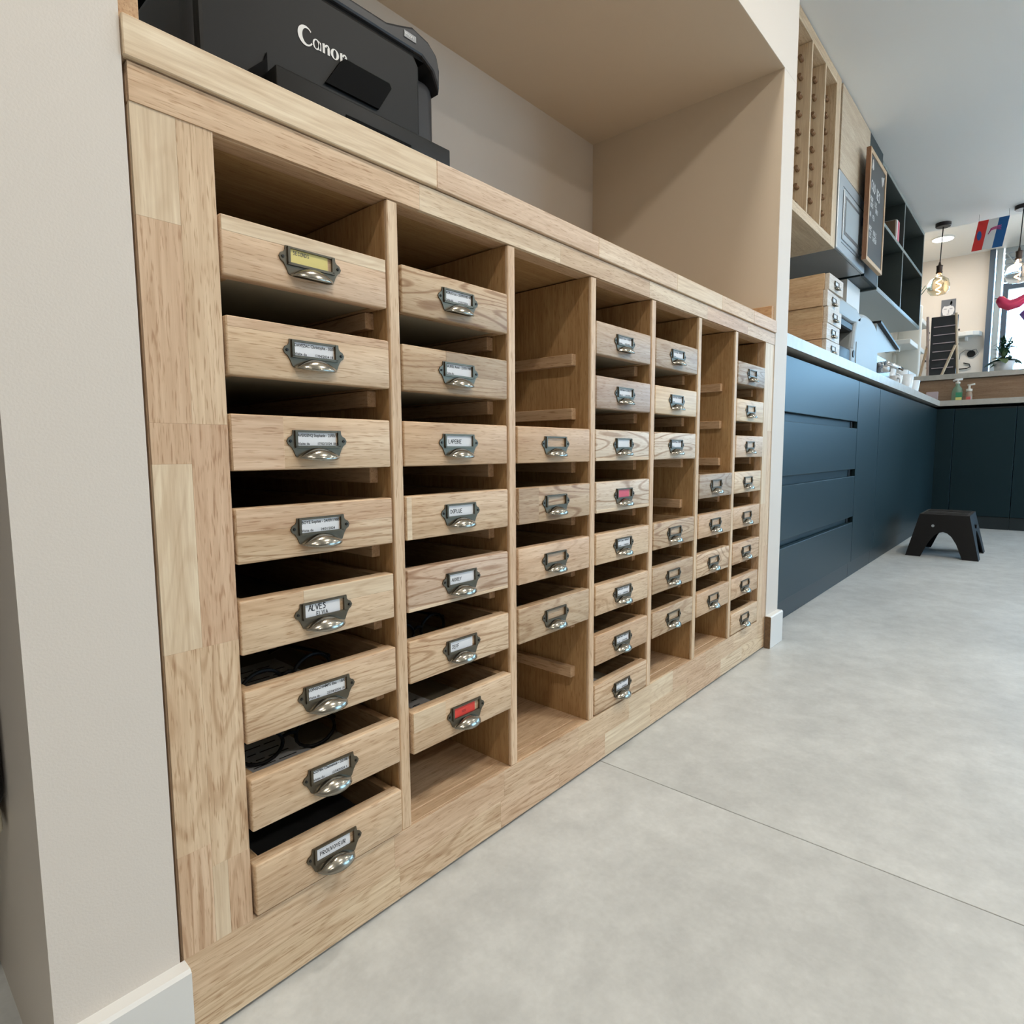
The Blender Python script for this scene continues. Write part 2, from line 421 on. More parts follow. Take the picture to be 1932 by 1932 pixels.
# far wall with window opening y -3.9..-.09, z 1.05..2.33
struct(MB().box(XF, XF+.12, -.06, .66, 0, 2.6).box(XF, XF+.12, -4.5, -3.9, 0, 2.6).box(XF, XF+.12, -1.3, -.06, 0, 1.05).box(XF, XF+.12, -3.9, -1.3, 0, .70).build('wall_far', 'wall_paint'), 'pale far wall beside the window')
wi = part('window_1', None, (XF, -.02, 1.05)); struct(wi, 'tall window with slate blue frame and grey shutter box')
box('post', -.03, .06, -.045, 0, 0, 1.55, 'frame_slate', wi)
box('frame', .0, .05, -.105, -.055, 0, 1.55, 'frame_grey', wi)
box('sash', .02, .07, -.165, -.120, .0, 1.20, 'frame_slate', wi)
box('sash', .02, .07, -3.80, -.165, 1.14, 1.20, 'frame_slate', wi)
box('sash', .02, .07, -1.28, -.165, 0, .05, 'frame_slate', wi); box('sash', .02, .07, -3.88, -1.28, -.35, -.30, 'frame_slate', wi)
for k in range(1, 3): box('sash', .02, .07, -1.28*k-.03, -1.28*k+.03, -.30, 1.14, 'frame_slate', wi)
for (a, b, q) in ((-3.88, -2.59, -.30), (-2.53, -1.31, -.30), (-1.25, -.165, .05)): box('pane', .04, .046, a, b, q, 1.14, 'window_glass', wi, b=0)
for k in range(6):
    z = 1.215+k*.057
    box('slat', .0+.004*(k % 2), .06, -3.8, -.12, z, z+.050, 'louver', wi, b=.006)
MB().tube([(-.012, -.13, 1.50), (-.012, -.30, 1.22)], .006, 8).build('brace', 'frame_grey', wi)
def skirting(name, x0, x1, label):
    mb = MB(); y0, y1, z1 = YW-.0165, YW, .0935
    mb.v = []
    prof = [(y1, 0.001), (y0, .001), (y0, z1-.003), (y0+.003, z1), (y1, z1)]
    n = len(prof)
    mb.v = [(x0, y, z) for y, z in prof] + [(x1, y, z) for y, z in prof]
    mb.f = [tuple(range(n)), tuple(n+i for i in reversed(range(n)))] + [(i, n+i, n+(i+1) % n, (i+1) % n) for i in range(n)]
    return struct(mb.build(name, 'baseboard_white'), label)
skirting('baseboard_left', -.1665, -.0668, 'white skirting board on the left pier')
skirting('baseboard_right', 1.4985, 1.6020, 'white skirting board on the right pier')
mdf = MB().box(1.4970, 1.4985, YW-.0160, YW, .001, .0925).build('baseboard_end', 'mdf_raw'); struct(mdf, 'raw brown end of the right skirting board')
struct(MB().box(3.69, 4.00, .333, .658, .922, 1.538).build('trim_1', 'white_paint'), 'white boxed duct under the dark wall cabinet')

# ================================================================== CABINET
P, TH = .2072, .0151
ZB, ZT, ZR, ZW = .0918, .8544, .8858, .9183
XL, XR = -.0667, 1.5005
cab = thing('drawer_cabinet', 'long pale wooden cabinet with seven open columns of card-holder drawers', 'cabinet', (0, 0, 0))
def jit(t, a=.06):
    f = 1+R_.uniform(-a, a); g = 1+R_.uniform(-.03, .03)
    return (t[0]*f, t[1]*f*g, t[2]*f*g)
E0 = .0004
def staves(core, pieces, m, y0=0.0, y1=.004, ref=None):
    for (x0, x1, z0, z1, tone, ring) in pieces:
        box('stave', x0, x1, y0, y1, z0, z1, m, core, b=.00025, tone=tone, ring=ring)
# left stile, its staves as in the photo
st = box('stile', XL, 0, .004, .022, ZB, ZT, WZ, cab, tone=T_MID)
st.location  # core behind the staves
def stile_staves(core, L):
    c = core.location
    for (x0, x1, z0, z1, tone, ring) in L:
        box('stave', x0-c.x+.00004, x1-c.x-.00004, -c.y, .004-c.y, z0-c.z+.00004, z1-c.z-.00004, WZ, core, b=.00012, tone=tone, ring=ring)
stile_staves(st, [(XL, -.0315, .765, ZT, T_PALE, .1), (-.0315, 0, .593, ZT, T_LIGHT, .1), (XL, -.0315, .593, .765, T_PINK, .05), (XL, -.0340, .557, .593, T_PINK, .05),
 (XL, -.0340, .386, .557, T_PALE, .2), (-.0340, 0, .386, .593, jit(T_PINK), .15), (XL, -.0365, .193, .386, T_LIGHT, .35), (-.0365, 0, .169, .386, T_LIGHT, .5),
 (XL, -.0365, ZB, .193, T_PINK, .6), (-.0365, -.022, ZB, .169, T_PALE, .1), (-.022, 0, ZB, .169, T_PINK, .35)])
XS = 7*P-TH
s2 = box('stile', XS, XR, .004, .022, ZB, ZT, WZ, cab, tone=T_MID)
stile_staves(s2, [(XS, XS+.034, ZB, .42, T_LIGHT, .1), (XS, XS+.034, .42, ZT, T_PALE, .1), (XS+.034, XR, ZB, .3, T_PINK, .1), (XS+.034, XR, .3, .62, T_LIGHT, .1), (XS+.034, XR, .62, ZT, T_PALE, .1)])
def xrow(core, z0, z1, cuts, y0, y1, tones, rings):
    c = core.location
    for k, (a, b) in enumerate(zip(cuts, cuts[1:])):
        box('stave', a-c.x+.00004, b-c.x-.00004, y0-c.y, y1-c.y, z0-c.z+.00004, z1-c.z-.00004, WX, core, b=.00012, tone=tones[k % len(tones)], ring=rings[k % len(rings)])
tr = box('top_rail', XL, XR, .004, .030, ZT, ZR, WX, cab, tone=T_MID)
xrow(tr, ZT, ZR-.001, [XL, .24, .52, .80, 1.06, 1.30, XR], -.0012, .004, [jit(T_LIGHT), jit(T_PALE), jit(T_LIGHT), jit(T_PALE, .03), jit(T_PINK), T_LIGHT], [.2, .1, .15, .05, .1, .1])
pl = box('plinth', XL, XR, .004, .024, .0045, ZB, WX, cab, tone=T_MID)
xrow(pl, .048, ZB, [XL, .179, .383, .575, .745, .93, 1.10, 1.27, 1.40, XR], 0, .004, [T_LIGHT, T_PINK, jit(T_PINK), T_LIGHT, T_PALE, T_PINK, jit(T_LIGHT), T_LIGHT], [.35, .25, .3, .1, .2, .15, .1])
xrow(pl, .0045, .048, [XL, .186, .375, .52, .66, .83, 1.00, 1.19, 1.33, XR], 0, .004, [jit(T_LIGHT), T_LIGHT, T_PINK, T_PINK, T_PALE, T_LIGHT, T_PINK, T_PALE], [.45, .55, .5, .15, .2, .1])
YB = .52
box('side_panel', XL, -.048, .022, YB, .0045, ZR-.001, WZ, cab, tone=T_SHADED)
box('side_panel', -.018, 0, .022, YB, ZB, ZT, WZ, cab, tone=T_SHADED)
box('side_panel', XS, XS+.018, .022, YB, ZB, ZT, WZ, cab, tone=T_SHADED)
box('back_panel', XL, XR, YB, YB+.012, .0045, ZR, WZ, cab, tone=(.34, .21, .10))  # back wood darkened further, shade of the deep openings is in its tone
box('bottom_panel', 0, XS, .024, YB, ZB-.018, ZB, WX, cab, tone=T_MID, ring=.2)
box('bottom_edge', 0, XS, .0, .024, ZB-.0001, ZB+.0, WX, cab, tone=T_LIGHT, b=0) if False else None
box('top_panel', 0, XS, .030, YB, ZT+.002, ZT+.020, WX, cab, tone=T_SHADED)
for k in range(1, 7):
    dv = box('divider', k*P-TH, k*P, .006, YB, ZB, ZT-.0006, WZ, cab, b=.0003, tone=T_SHADED, ring=.2)
    box('front_edge', -TH/2, TH/2, -dv.location.y, .006-dv.location.y, ZB-dv.location.z, ZT-.0006-dv.location.z, WZ, dv, b=.0012, tone=jit(T_LIGHT, .03), ring=.05)
ROWZ = lambda r: .7312-.0909*(r-1)          # underside of row r drawers (1 = top)
for c in range(7):
    for r in range(1, 8):
        z = ROWZ(r)
        for s in (0, 1):
            x0 = c*P if s == 0 else c*P+P-TH-.012
            box('runner', x0, x0+.012, .030, YB-.02, z-.0195, z-.0005, WY, cab, b=.0008, tone=T_MID)

wt = thing('worktop', 'pale wooden worktop board on the drawer cabinet under the printer', 'worktop', (0, 0, ZR))
core = box('board', -.0695, 1.5000, .0, .598, .0005, ZW-ZR, WX, wt, tone=T_LIGHT, b=.001)
cuts = [-.0698, .265, .62, .905, 1.13, 1.33, 1.5005]
tones = [T_PALE, (.70, .52, .37), (.72, .56, .40), T_PALE, T_LIGHT, T_PINK]
for k, (a, b) in enumerate(zip(cuts, cuts[1:])):
    c = core.location
    box('stave', a-c.x+.00004, b-c.x-.00004, -.0055-c.y, .0-c.y, .0005-c.z, (ZW-ZR)-c.z, WX, core, b=.0008, tone=tones[k], ring=.15)
tag(box('upstand', -.0698, -.0535, .004, .596, ZW+.0003, ZW+.040, WY, tone=(.56, .36, .20), b=.001), 'reddish wooden upstand strip left of the printer', 'upstand')
tag(box('upstand', 1.4840, 1.5005, .004, .596, ZW+.0003, ZW+.040, WY, tone=(.56, .36, .20), b=.001), 'reddish wooden upstand strip at the right niche wall', 'upstand')

# ------------------------------------------------------------------ drawers
DW, DH, DD = .1862, .0545, .44
def pull_plate():
    mb = MB(); y0, y1 = -.0018, 0
    mm = .001
    Lp = [(-24, 11.2), (-28, 11.2), (-28.5, 7), (-30, 5), (-33, 3.6), (-35, 0), (-33.6, -3.2), (-30.5, -5.4), (-28, -9.5), (-25.5, -15.5), (-24, -16.5)]
    mb.prism([(x*mm, z*mm) for x, z in Lp], y0, y1)
    mb.prism([(-x*mm, z*mm) for x, z in reversed(Lp)], y0, y1)
    mb.prism([(24*mm, 11.2*mm), (-24*mm, 11.2*mm), (-24*mm, 9*mm), (24*mm, 9*mm)], y0, y1)
    mb.prism([(24*mm, -4.8*mm), (-24*mm, -4.8*mm), (-24*mm, -16.5*mm), (-18*mm, -17.5*mm), (18*mm, -17.5*mm), (24*mm, -16.5*mm)], y0, y1)
    # raised bezel of the card window
    yb = -.0036
    for (a, b, c, d) in ((-26.2, -23.6, -6.2, 10.6), (23.6, 26.2, -6.2, 10.6), (-26.2, 26.2, -7.0, -4.6), (-26.2, 26.2, 9.0, 10.8)):
        mb.box(a*mm, b*mm, yb if c < 8 else -.0030, y0, c*mm, d*mm)
    return mb.mesh()
def pull_cup():
    ns, nt = 17, 8; mb = MB()
    for layer in (0, 1):
        k = 1.0 if layer == 0 else .90
        for j in range(nt+1):
            t = j/nt
            for i in range(ns):
                s = -1+2*i/(ns-1)
                yl = -.0150*math.sqrt(max(0, 1-s*s*.985)); zA = -.0070-.0090*s*s; zL = -.0205+.0030*s*s
                y = yl*math.sin(t*PI/2)*k-.0016; z = zA+(zL-zA)*(1-math.cos(t*PI/2))*(1 if layer == 0 else 1)-(0 if layer == 0 else .0008*(1-t))
                mb.v.append((.0238*s*(1 if layer == 0 else .97), y, z))
    o = ns*(nt+1)
    for L in (0, o):
        for j in range(nt):
            for i in range(ns-1):
                a = L+j*ns+i; mb.f.append((a, a+1, a+ns+1, a+ns))
    for i in range(ns-1):
        a = nt*ns+i; mb.f.append((a, a+1, o+a+1, o+a))
    return mb.mesh(smooth=True)
PLATE, CUP = pull_plate(), pull_cup()
PLATE.materials.append(MATS['bronze']); CUP.materials.append(MATS['bronze_cup'])
bmz = bmesh.new(); bmesh.ops.create_cone(bmz, segments=10, radius1=.0017, radius2=.0013, depth=.0012, cap_ends=True); SCREW = bpy.data.meshes.new('screw'); bmz.to_mesh(SCREW); bmz.free(); SCREW.materials.append(MATS['screw_dark'])

SC_L, SC_M, SC_O, SC_G, SC_A, SC_K = T_LIGHT, T_MID, T_OAK, T_GREY, T_ASH, T_PINK
# column -> list of (row, tone, ring, card, look)
pr, em, hw = 'printed', 'empty', 'hand'
D = {
 0: [(1, SC_K, .1, ('y', 'SECONDS'), 'pinkish'), (2, SC_L, .15, ('p', 'DAVEZAC Christophe - 03/0', '17/04/2024 18'), 'pale'), (3, SC_L, .1, ('p', 'AVERSENQ Stephanie - 25/05/1', '17/02/2024 18:4'), 'pale'),
     (4, SC_L, .75, ('p', 'BOYE Sophie - 24/09/1980', '24/01/2024'), 'striped'), (5, SC_L, .2, ('h', 'ALVES', 'ELVIA'), 'pale'), (6, SC_L, .5, ('p', 'LONGCHAMPS Elsa - 18/0', '25/04/2024 18'), 'pale'),
     (7, SC_L, .2, ('p', 'COPIN Clemence - 22/08/1', '12/04/2024 1'), 'pale'), (8, SC_L, .3, ('h', 'PROUVOYEUR'), 'pale')],
 1: [(1, SC_O, 1.0, ('p', 'MORAS Luc - 23/09/1985 00', '12/02/2024'), 'dark oak'), (2, SC_O, .6, ('p', 'BAUREL Remi - 23/05/1980', ''), 'dark oak'), (3, SC_M, .2, ('h', 'LAPEBIE'), 'brown'), (4, SC_L, .3, ('h', 'DOPLUE'), 'pale'),
     (5, (.66, .50, .37), .9, ('h', 'AUDREY'), 'cathedral-grained'), (6, SC_L, .8, ('h', 'JEFF'), 'striped'), (7, SC_L, .2, ('r', ''), 'pale')],
 2: [(3, SC_M, .1, None, 'brown'), (4, SC_O, 1.0, None, 'rough striped'), (5, SC_K, .35, None, 'pinkish'), (6, SC_O, .5, None, 'dark oak')],
 3: [(1, (.56, .44, .33), .3, ('p', 'GIRAUD Anne - 11/03/19', '02/05/2024'), 'grey-brown'), (2, (.51, .40, .32), .2, ('p', 'PONS Marie - 21/06/197', '14/03/2024'), 'grey-brown'), (3, SC_A, 1.0, ('h', ''), 'swirl-grained'), (4, SC_A, 1.0, ('k', ''), 'swirl-grained'),
     (5, SC_L, .2, ('p', 'LABAT Jean - 04/08/19', '11/04/2024'), 'pale'), (6, SC_L, .4, ('p', 'FABRE Lise - 19/12/19', '03/04/2024'), 'pale'), (7, SC_M, .2, ('p', 'DUMAS Paul - 30/01/19', '22/03/2024'), 'brown'), (8, SC_L, .7, ('p', 'ROUX Eva - 17/07/19', '09/04/2024'), 'striped')],
 4: [(1, SC_G, .5, ('p', 'VIDAL Hugo - 08/02/19', ''), 'grey'), (2, T_PALE, .1, ('p', 'BLANC Nina - 26/10/19', ''), 'pale'), (3, SC_A, 1.0, ('p', 'CARON Theo - 15/09/19', ''), 'swirl-grained'), (5, SC_O, .9, None, 'striped'), (6, SC_O, .5, None, 'dark oak'), (7, SC_O, .6, None, 'dark oak')],
 5: [(4, (.44, .35, .26), .7, None, 'dark grey'), (5, SC_M, .2, None, 'brown'), (6, SC_L, .9, None, 'striped'), (7, SC_M, .2, None, 'brown')],
 6: [(1, (.45, .38, .30), .9, None, 'dark grey'), (2, T_PALE, .3, None, 'pale'), (3, (.70, .55, .41), .1, None, 'pale'), (4, T_PALE, .4, None, 'pale'), (5, SC_M, .2, None, 'brown'), (6, SC_M, .7, None, 'striped'), (7, SC_M, .5, None, 'striped'), (8, SC_L, .3, None, 'pale')]}
COLN = ['leftmost column', 'second column from left', 'third column from left', 'middle column', 'fifth column from left', 'sixth column from left', 'rightmost column']
ORD = ['top drawer', 'second from top', 'third from top', 'fourth from top', 'fifth from top', 'sixth from top', 'seventh from top', 'bottom drawer']
SPLIT = {(0, 1): [(0, 1, .72, 1, T_PALE)], (0, 2): [(0, 1, .80, 1, T_PINK)], (0, 3): [(0, .29, 0, 1, (.70, .50, .34))], (0, 4): [(0, 1, .56, 1, T_PINK)], (0, 5): [(.36, 1, .62, 1, T_PALE)], (1, 2): [(.37, 1, .45, 1, (.46, .34, .22))],
         (1, 4): [(0, .05, 0, 1, T_PALE)], (1, 7): [(0, .3, .5, 1, T_PALE)], (2, 4): [(0, .26, 0, 1, (.50, .36, .23))], (1, 5): [(0, 1, 0, .1, T_PALE)], (3, 3): [(0, 1, 0, .12, T_PALE)], (3, 4): [(0, 1, 0, .13, T_PALE)]}
CARDTXT = {None: 'empty card holder', 'y': 'yellow handwritten card', 'p': 'printed white card', 'h': 'handwritten white card', 'r': 'red card', 'k': 'pink-red card'}
CARDM = {'y': 'paper_yellow', 'p': 'paper_white', 'h': 'paper_white', 'r': 'paper_red', 'k': 'paper_pink'}

def make_drawer(c, i, row, tone, ring, card, look, n):
    xc = c*P+(P-TH)/2-.0005; z0 = ROWZ(row)+(.0006 if row == 8 else 0)
    dy = R_.uniform(-.0022, .0008)+{(0, 7): -.004, (0, 8): -.003, (1, 7): -.004}.get((c, row), 0)
    o = 'bottom drawer' if i == n-1 else ORD[i]
    d = thing('drawer', '%s wooden drawer with %s, %s in %s' % (look, CARDTXT[card[0] if card else None], o, COLN[c]), 'drawer', (xc, dy, z0), 0, 'drawers of the long cabinet')
    h = DW/2
    fp = box('front_panel', -h, h, 0, .016, 0, DH, WX, d, b=.0018, seg=2, tone=tone, ring=ring)
    for (a, b, q, e, t2) in SPLIT.get((c, row), []):
        cz = fp.location
        box('stave', -h+a*DW+.0008-cz.x, -h+b*DW-.0008-cz.x, -.0003-cz.y, .003-cz.y, q*DH+.0008-cz.z, e*DH-.0008-cz.z, WX, fp, b=.0003, tone=t2, ring=.25)
    for s in (-1, 1):
        x = s*(h-.0065)
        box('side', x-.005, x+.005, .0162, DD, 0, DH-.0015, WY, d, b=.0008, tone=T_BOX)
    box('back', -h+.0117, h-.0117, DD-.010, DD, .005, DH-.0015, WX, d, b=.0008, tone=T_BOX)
    box('bottom', -h+.0117, h-.0117, .0162, DD-.0102, .002, .006, 'panel_bottom', d, b=0)
    pu = add('pull', PLATE, None, d, (-.0025+R_.uniform(-.001, .001), 0, .0292), (0, R_.uniform(-.006, .006), 0))
    add('cup', CUP, None, pu)
    for s in (-1, 1): add('screw', SCREW, None, pu, (s*.0311, -.0022, 0), (PI/2, 0, 0))
    if card:
        k = card[0]
        x1 = .0225 if k in 'p' or len(card) < 2 else (.0195 if k in 'yh' else .0165)
        if c == 1 and row in (3, 4, 5): x1 = .0232
        box('card', -.0238, x1, -.0010, -.0003, -.0050, .0090, CARDM[k], pu, b=0)
        yy = -.00115
        if k == 'p':
            o = text('print', card[1], .0044, 'ink', pu, (-.0225, yy, .0046), bold=.00009); wv = max(v.co.x for v in o.data.vertices); o.scale.x = min(1, .0450/wv)
            text('print', 'Visite du', .0038, 'ink', pu, (-.0225, yy, -.0038), bold=.00005)
            if card[2]: text('print', card[2], .0038, 'ink', pu, (-.0005, yy, -.0038), bold=.00005)
        elif k == 'y': handwriting('handwriting', card[1], .0036, 'pencil', pu, (-.0195, yy, .0040), seed=3)
        elif k == 'h' and card[1]:
            sz = {'ALVES': .0060, 'PROUVOYEUR': .0046, 'LAPEBIE': .0050, 'DOPLUE': .0050, 'AUDREY': .0042, 'JEFF': .0046}[card[1]]
            handwriting('handwriting', card[1], sz, 'ink', pu, (-.0185, yy, .0018 if len(card) > 2 else -.001), seed=row)
            if len(card) > 2: handwriting('handwriting', card[2], .0042, 'ink', pu, (-.009, yy, -.0046), seed=9)
        elif k == 'r': handwriting('handwriting', 'NON', .0036, 'ink', pu, (-.008, yy, -.001), wd=.06, seed=5)
    return d
for c in D:
    n = len(D[c])
    for i, (row, tone, ring, card, look) in enumerate(D[c]):
        make_drawer(c, i, row, tone, ring, card, look, n)

# ---- things lying in the drawers
def in_drawer(c, row): return (c*P+(P-TH)/2, 0, ROWZ(row)+.0065)
def sheet(name, label, c, row, x0, x1, y0, y1, h, m, rot=0, lines=True, cat='paper'):
    bx, by, bz = in_drawer(c, row)
    t = thing(name, label, cat, (bx+(x0+x1)/2, (y0+y1)/2, bz+h), rot)
    a, b = (x1-x0)/2, (y1-y0)/2
    box('page', -a, a, -b, b, 0, .0012, m, t, b=0)
    if lines:
        mb = MB()
        for k in range(9):
            y = -b+.012+k*2*b/10; xx = -a+.012
            while xx < a-.02:
                L = R_.uniform(.008, .028); mb.box(xx, min(xx+L, a-.008), y, y+.0016, .0013, .0016); xx += L+.005
        mb.build('print', 'ink', t)
    return t
def glasses(label, c, row, x, y, h, rot):
    rot *= .25; y += .02; x *= .3
    bx, by, bz = in_drawer(c, row)
    t = thing('eyeglasses', label, 'glasses', (bx+x, y, bz+h), rot, 'eyeglasses kept in the drawers')
    for s in (-1, 1):
        pts = [(s*.034+.026*math.cos(a), 0, .020+.019*math.sin(a)) for a in [2*PI*k/20 for k in range(21)]]
        MB().tube(pts, .0022, 6).build('rim', 'plastic_black', t, smooth=True)
        MB().tube([(s*.060, 0, .030), (s*.062, .03, .030), (s*.060, .09, .028), (s*.057, .12, .012)], .002, 6).build('temple', 'plastic_black', t, smooth=True)
    MB().tube([(-.009, 0, .026), (0, -.002, .029), (.009, 0, .026)], .002, 6).build('bridge', 'plastic_black', t, smooth=True)
    return t
sheet('prescription', 'printed white sheet in the sixth drawer of the leftmost column', 0, 6, -.07, .04, .02, .20, .001, 'paper_white')
glasses('dark eyeglasses in the sixth drawer of the leftmost column', 0, 6, -.045, .045, .003, .5)
sheet('prescription', 'printed white sheet in the seventh drawer of the leftmost column', 0, 7, -.075, .03, .02, .19, .001, 'paper_white')
glasses('dark eyeglasses in the seventh drawer of the leftmost column', 0, 7, .012, .08, .003, -.4)
sheet('dark_folder', 'dark grey folder in the bottom drawer of the leftmost column', 0, 8, -.08, .08, .02, .30, .001, 'chalk_black', lines=False, cat='folder')
sheet('paper_sheet', 'blank sheet in the fifth drawer of the second column', 1, 5, -.075, .045, .02, .22, .012, 'paper_white', lines=False)
glasses('dark eyeglasses in the sixth drawer of the second column', 1, 6, -.02, .07, .003, .6)
sheet('prescription', 'printed white sheet in the lowest drawer of the second column', 1, 7, -.078, .02, .05, .22, .001, 'paper_white')
sheet('red_card', 'red card lying in the lowest drawer of the second column', 1, 7, -.055, .005, .02, .07, .012, 'paper_red', lines=False, cat='card')
sheet('prescription', 'grey sheet in the seventh drawer of the middle column', 3, 7, -.07, .02, .02, .20, .01, 'paper_white')
sheet('prescription', 'grey sheet in the bottom drawer of the middle column', 3, 8, -.07, .02, .02, .20, .01, 'paper_white')
t = sheet('purple_case', 'purple card standing in the top drawer of the middle column', 3, 1, -.03, .03, .10, .13, .010, 'paper_purple', lines=False, cat='case')
box('flap', -.03, .03, -.006, -.002, .001, .050, 'paper_purple', t)
bx, by, bz = in_drawer(3, 4)
t = thing('yellow_packet', 'mustard round-edged packet in the fourth drawer of the middle column', 'packet', (bx-.035, .10, bz))
MB().lathe([(.046, 0), (.05, .003), (.05, .013), (.046, .016)], 24).build('packet_body', 'paper_mustard', t, (0, 0, .046), (PI/2, 0, .3), smooth=False)
MB().lathe([(.02, 0), (.02, .0008)], 16).build('sticker', 'paper_white', t, (.0, -.0165, .05), (PI/2, 0, .3))

# ================================================================== PRINTER
p = thing('printer', 'black office inkjet printer standing on the wooden worktop', 'printer', (.26, .20, ZW))
X0, X1 = -.194, .194
def rbox(name, x0, x1, y0, y1, z0, z1, m, parent, b, seg=3):
    return box(name, x0, x1, y0, y1, z0, z1, m, parent, b=b, seg=seg)
rbox('body', X0, X1, .001, .36, .003, .245, 'printer_side', p, .022, 4)
# front cover, slightly proud, with rounded top corners
cov = MB(); out = [(-.185, .02), (.150, .02), (.150, .247), (.140, .262), (.02, .262), (-.185, .262)]
cov.prism(out, -.008, .02); cov.build('front_cover', 'printer_black', p, bevel=.005, seg=2)
# lid with the raised control hump at the right
lid = MB(); lo = [(-.194, .268), (.060, .268), (.158, .268), (.180, .255), (.1945, .225), (.1955, .262), (.190, .282), (.172, .296), (.140, .303), (.118, .295), (.090, .286), (-.194, .286)]
lid.prism(lo, -.006, .35); lid.build('scanner_lid', 'printer_side', p, bevel=.004, seg=2)
box('lid_gap', -.185, .165, -.002, .02, .262, .269, 'printer_gloss', p, b=0)
box('badge', .122, .146, -.0075, -.005, .280, .290, 'steel_dark', p, b=.0005)
text('badge_print', 'MAXIFY', .005, 'logo_white', p, (.1235, -.0080, .2830))
def ring_letter(cx, cz, rx, rz, ix, iz, a0, a1, ox=0.0, n=22):
    mb = MB(); y = -.0087
    for i in range(n+1):
        a = a0+(a1-a0)*i/n
        mb.v += [(cx+rx*math.cos(a), y, cz+rz*math.sin(a)), (cx+ox+ix*math.cos(a), y, cz+iz*math.sin(a))]
    for i in range(n): mb.f.append((2*i, 2*i+1, 2*i+3, 2*i+2))
    return mb
lg = part('logo', p, (-.058, 0, .1905))
def lbuild(mb): mb.build('letter', 'logo_white', lg)
lbuild(ring_letter(.0115, .0095, .0115, .0125, .0072, .0098, .75, 2*PI-.55, .0022))          # C
m_ = ring_letter(.0275, .0058, .0058, .0068, .0030, .0052, .0, 2*PI, -.0004); m_.quad((.0310, -.0087, 0), (.0345, -.0087, 0), (.0345, -.0087, .010), (.0310, -.0087, .0118)); lbuild(m_)   # a
def nn(x):
    q = MB(); q.quad((x, -.0087, 0), (x+.0036, -.0087, 0), (x+.0036, -.0087, .0128), (x, -.0087, .0118)); q.quad((x+.0075, -.0087, 0), (x+.0111, -.0087, 0), (x+.0111, -.0087, .0085), (x+.0075, -.0087, .0085))
    r2 = ring_letter(x+.0073, .0085, .0038, .0042, .0012, .0024, 0, PI); k = len(q.v); q.v += r2.v; q.f += [tuple(i+k for i in f) for f in r2.f]; return q
lbuild(nn(.0365)); lbuild(ring_letter(.0555, .0060, .0066, .0068, .0026, .0056, 0, 2*PI)); lbuild(nn(.0640))
# paper output stop: glossy flap, sloping
fl_ = MB(); fl_.prism([(-.020, .152), (.068, .152), (.092, .190), (.088, .196), (.012, .196), (.005, .190)], -.012, -.0083); fl_.build('output_flap', 'printer_gloss', p)
nt = MB(); nt.prism([(-.135, .10), (-.103, .10), (-.103, .153), (-.107, .142), (-.135, .115)], -.0105, -.0083); nt.build('cover_notch', 'printer_gloss', p)
rbox('output_tray', -.105, .188, -.035, .02, .085, .129, 'printer_black', p, .002, 2)
box('tray_slot', -.006, .108, -.0362, -.034, .088, .108, 'printer_gloss', p, b=.0006)
rbox('paper_cassette', -.185, .185, -.030, .02, .004, .083, 'printer_black', p, .006, 2)
for s in (-.15, .15): box('foot', s-.012, s+.012, .03, .054, 0, .004, 'plastic_black', p)

# ================================================================== KITCHEN
def front(name, x0, x1, y, z0, z1, parent, m='petrol'):
    return box(name, x0, x1, y, y+.018, z0, z1, m, parent, b=.0012)
YF = .045
kd = thing('base_cabinet', 'petrol blue kitchen unit with four wide handleless drawers', 'cabinet', (1.604, YF, 0))
W0 = 2.728-1.604
box('carcass', .0, W0-.001, .045, .60, .07, .862, 'petrol_dark', kd)
box('recess', .0, W0-.03, .022, .044, .07, .862, 'petrol', kd, b=0)
for (a, b) in ((.688, .862), (.484, .659), (.276, .453), (.072, .250)):
    front('drawer_front', .001, W0-.002, 0, a, b, kd)
box('end_strip', W0-.03, W0-.001, .019, .044, .07, .862, 'dark_void', kd, b=0)
box('toe_kick', 0, W0, .012, .03, .0, .069, 'petrol_dark', kd)
kn = thing('base_cabinet', 'narrow petrol blue kitchen door unit beside the wide drawers', 'cabinet', (2.730, YF, 0))
box('carcass', 0, .443, .019, .60, .07, .862, 'petrol_dark', kn); front('door', .001, .442, 0, .072, .862, kn); box('toe_kick', 0, .443, .012, .018, 0, .069, 'petrol_dark', kn)
kw = thing('base_cabinet', 'long plain petrol blue kitchen front running to the corner', 'cabinet', (3.176, YF, 0))
box('carcass', 0, 2.02, .019, .60, .07, .862, 'petrol_dark', kw); front('door', .001, 2.019, 0, .072, .862, kw); box('toe_kick', 0, 2.02, .012, .018, 0, .069, 'petrol_dark', kw)
XK = 5.20
kc = thing('base_cabinet', 'dark corner filler unit of the far kitchen run', 'cabinet', (XK, 0, 0))
box('filler', 0, .018, -.058, .640, .09, .862, 'petrol', kc); box('toe_kick', .012, .03, -.058, .64, 0, .089, 'petrol_dark', kc); box('carcass', .019, .50, -.058, .64, .09, .862, 'petrol_dark', kc)
KL = ['dark petrol door unit next to the kitchen corner', 'dark petrol door unit at the right edge of the photo', 'dark petrol door unit third along the far run', 'dark petrol door unit fourth along the far run']
for k in range(3):
    y1 = -.060-.35*k
    kk = thing('base_cabinet', KL[k], 'cabinet', (XK, y1, 0), 0, 'door units of the far kitchen run')
    box('door', 0, .018, -.348, -.001, .09, .85, 'petrol', kk); box('carcass', .019, .50, -.348, -.001, .09, .862, 'petrol_dark', kk); box('toe_kick', .012, .03, -.349, 0, 0, .089, 'petrol_dark', kk)
ktop = MB(); ktop.box(1.603, 5.72, .030, .658, .882, .920).box(5.18, 5.72, -1.13, .030, .882, .920)
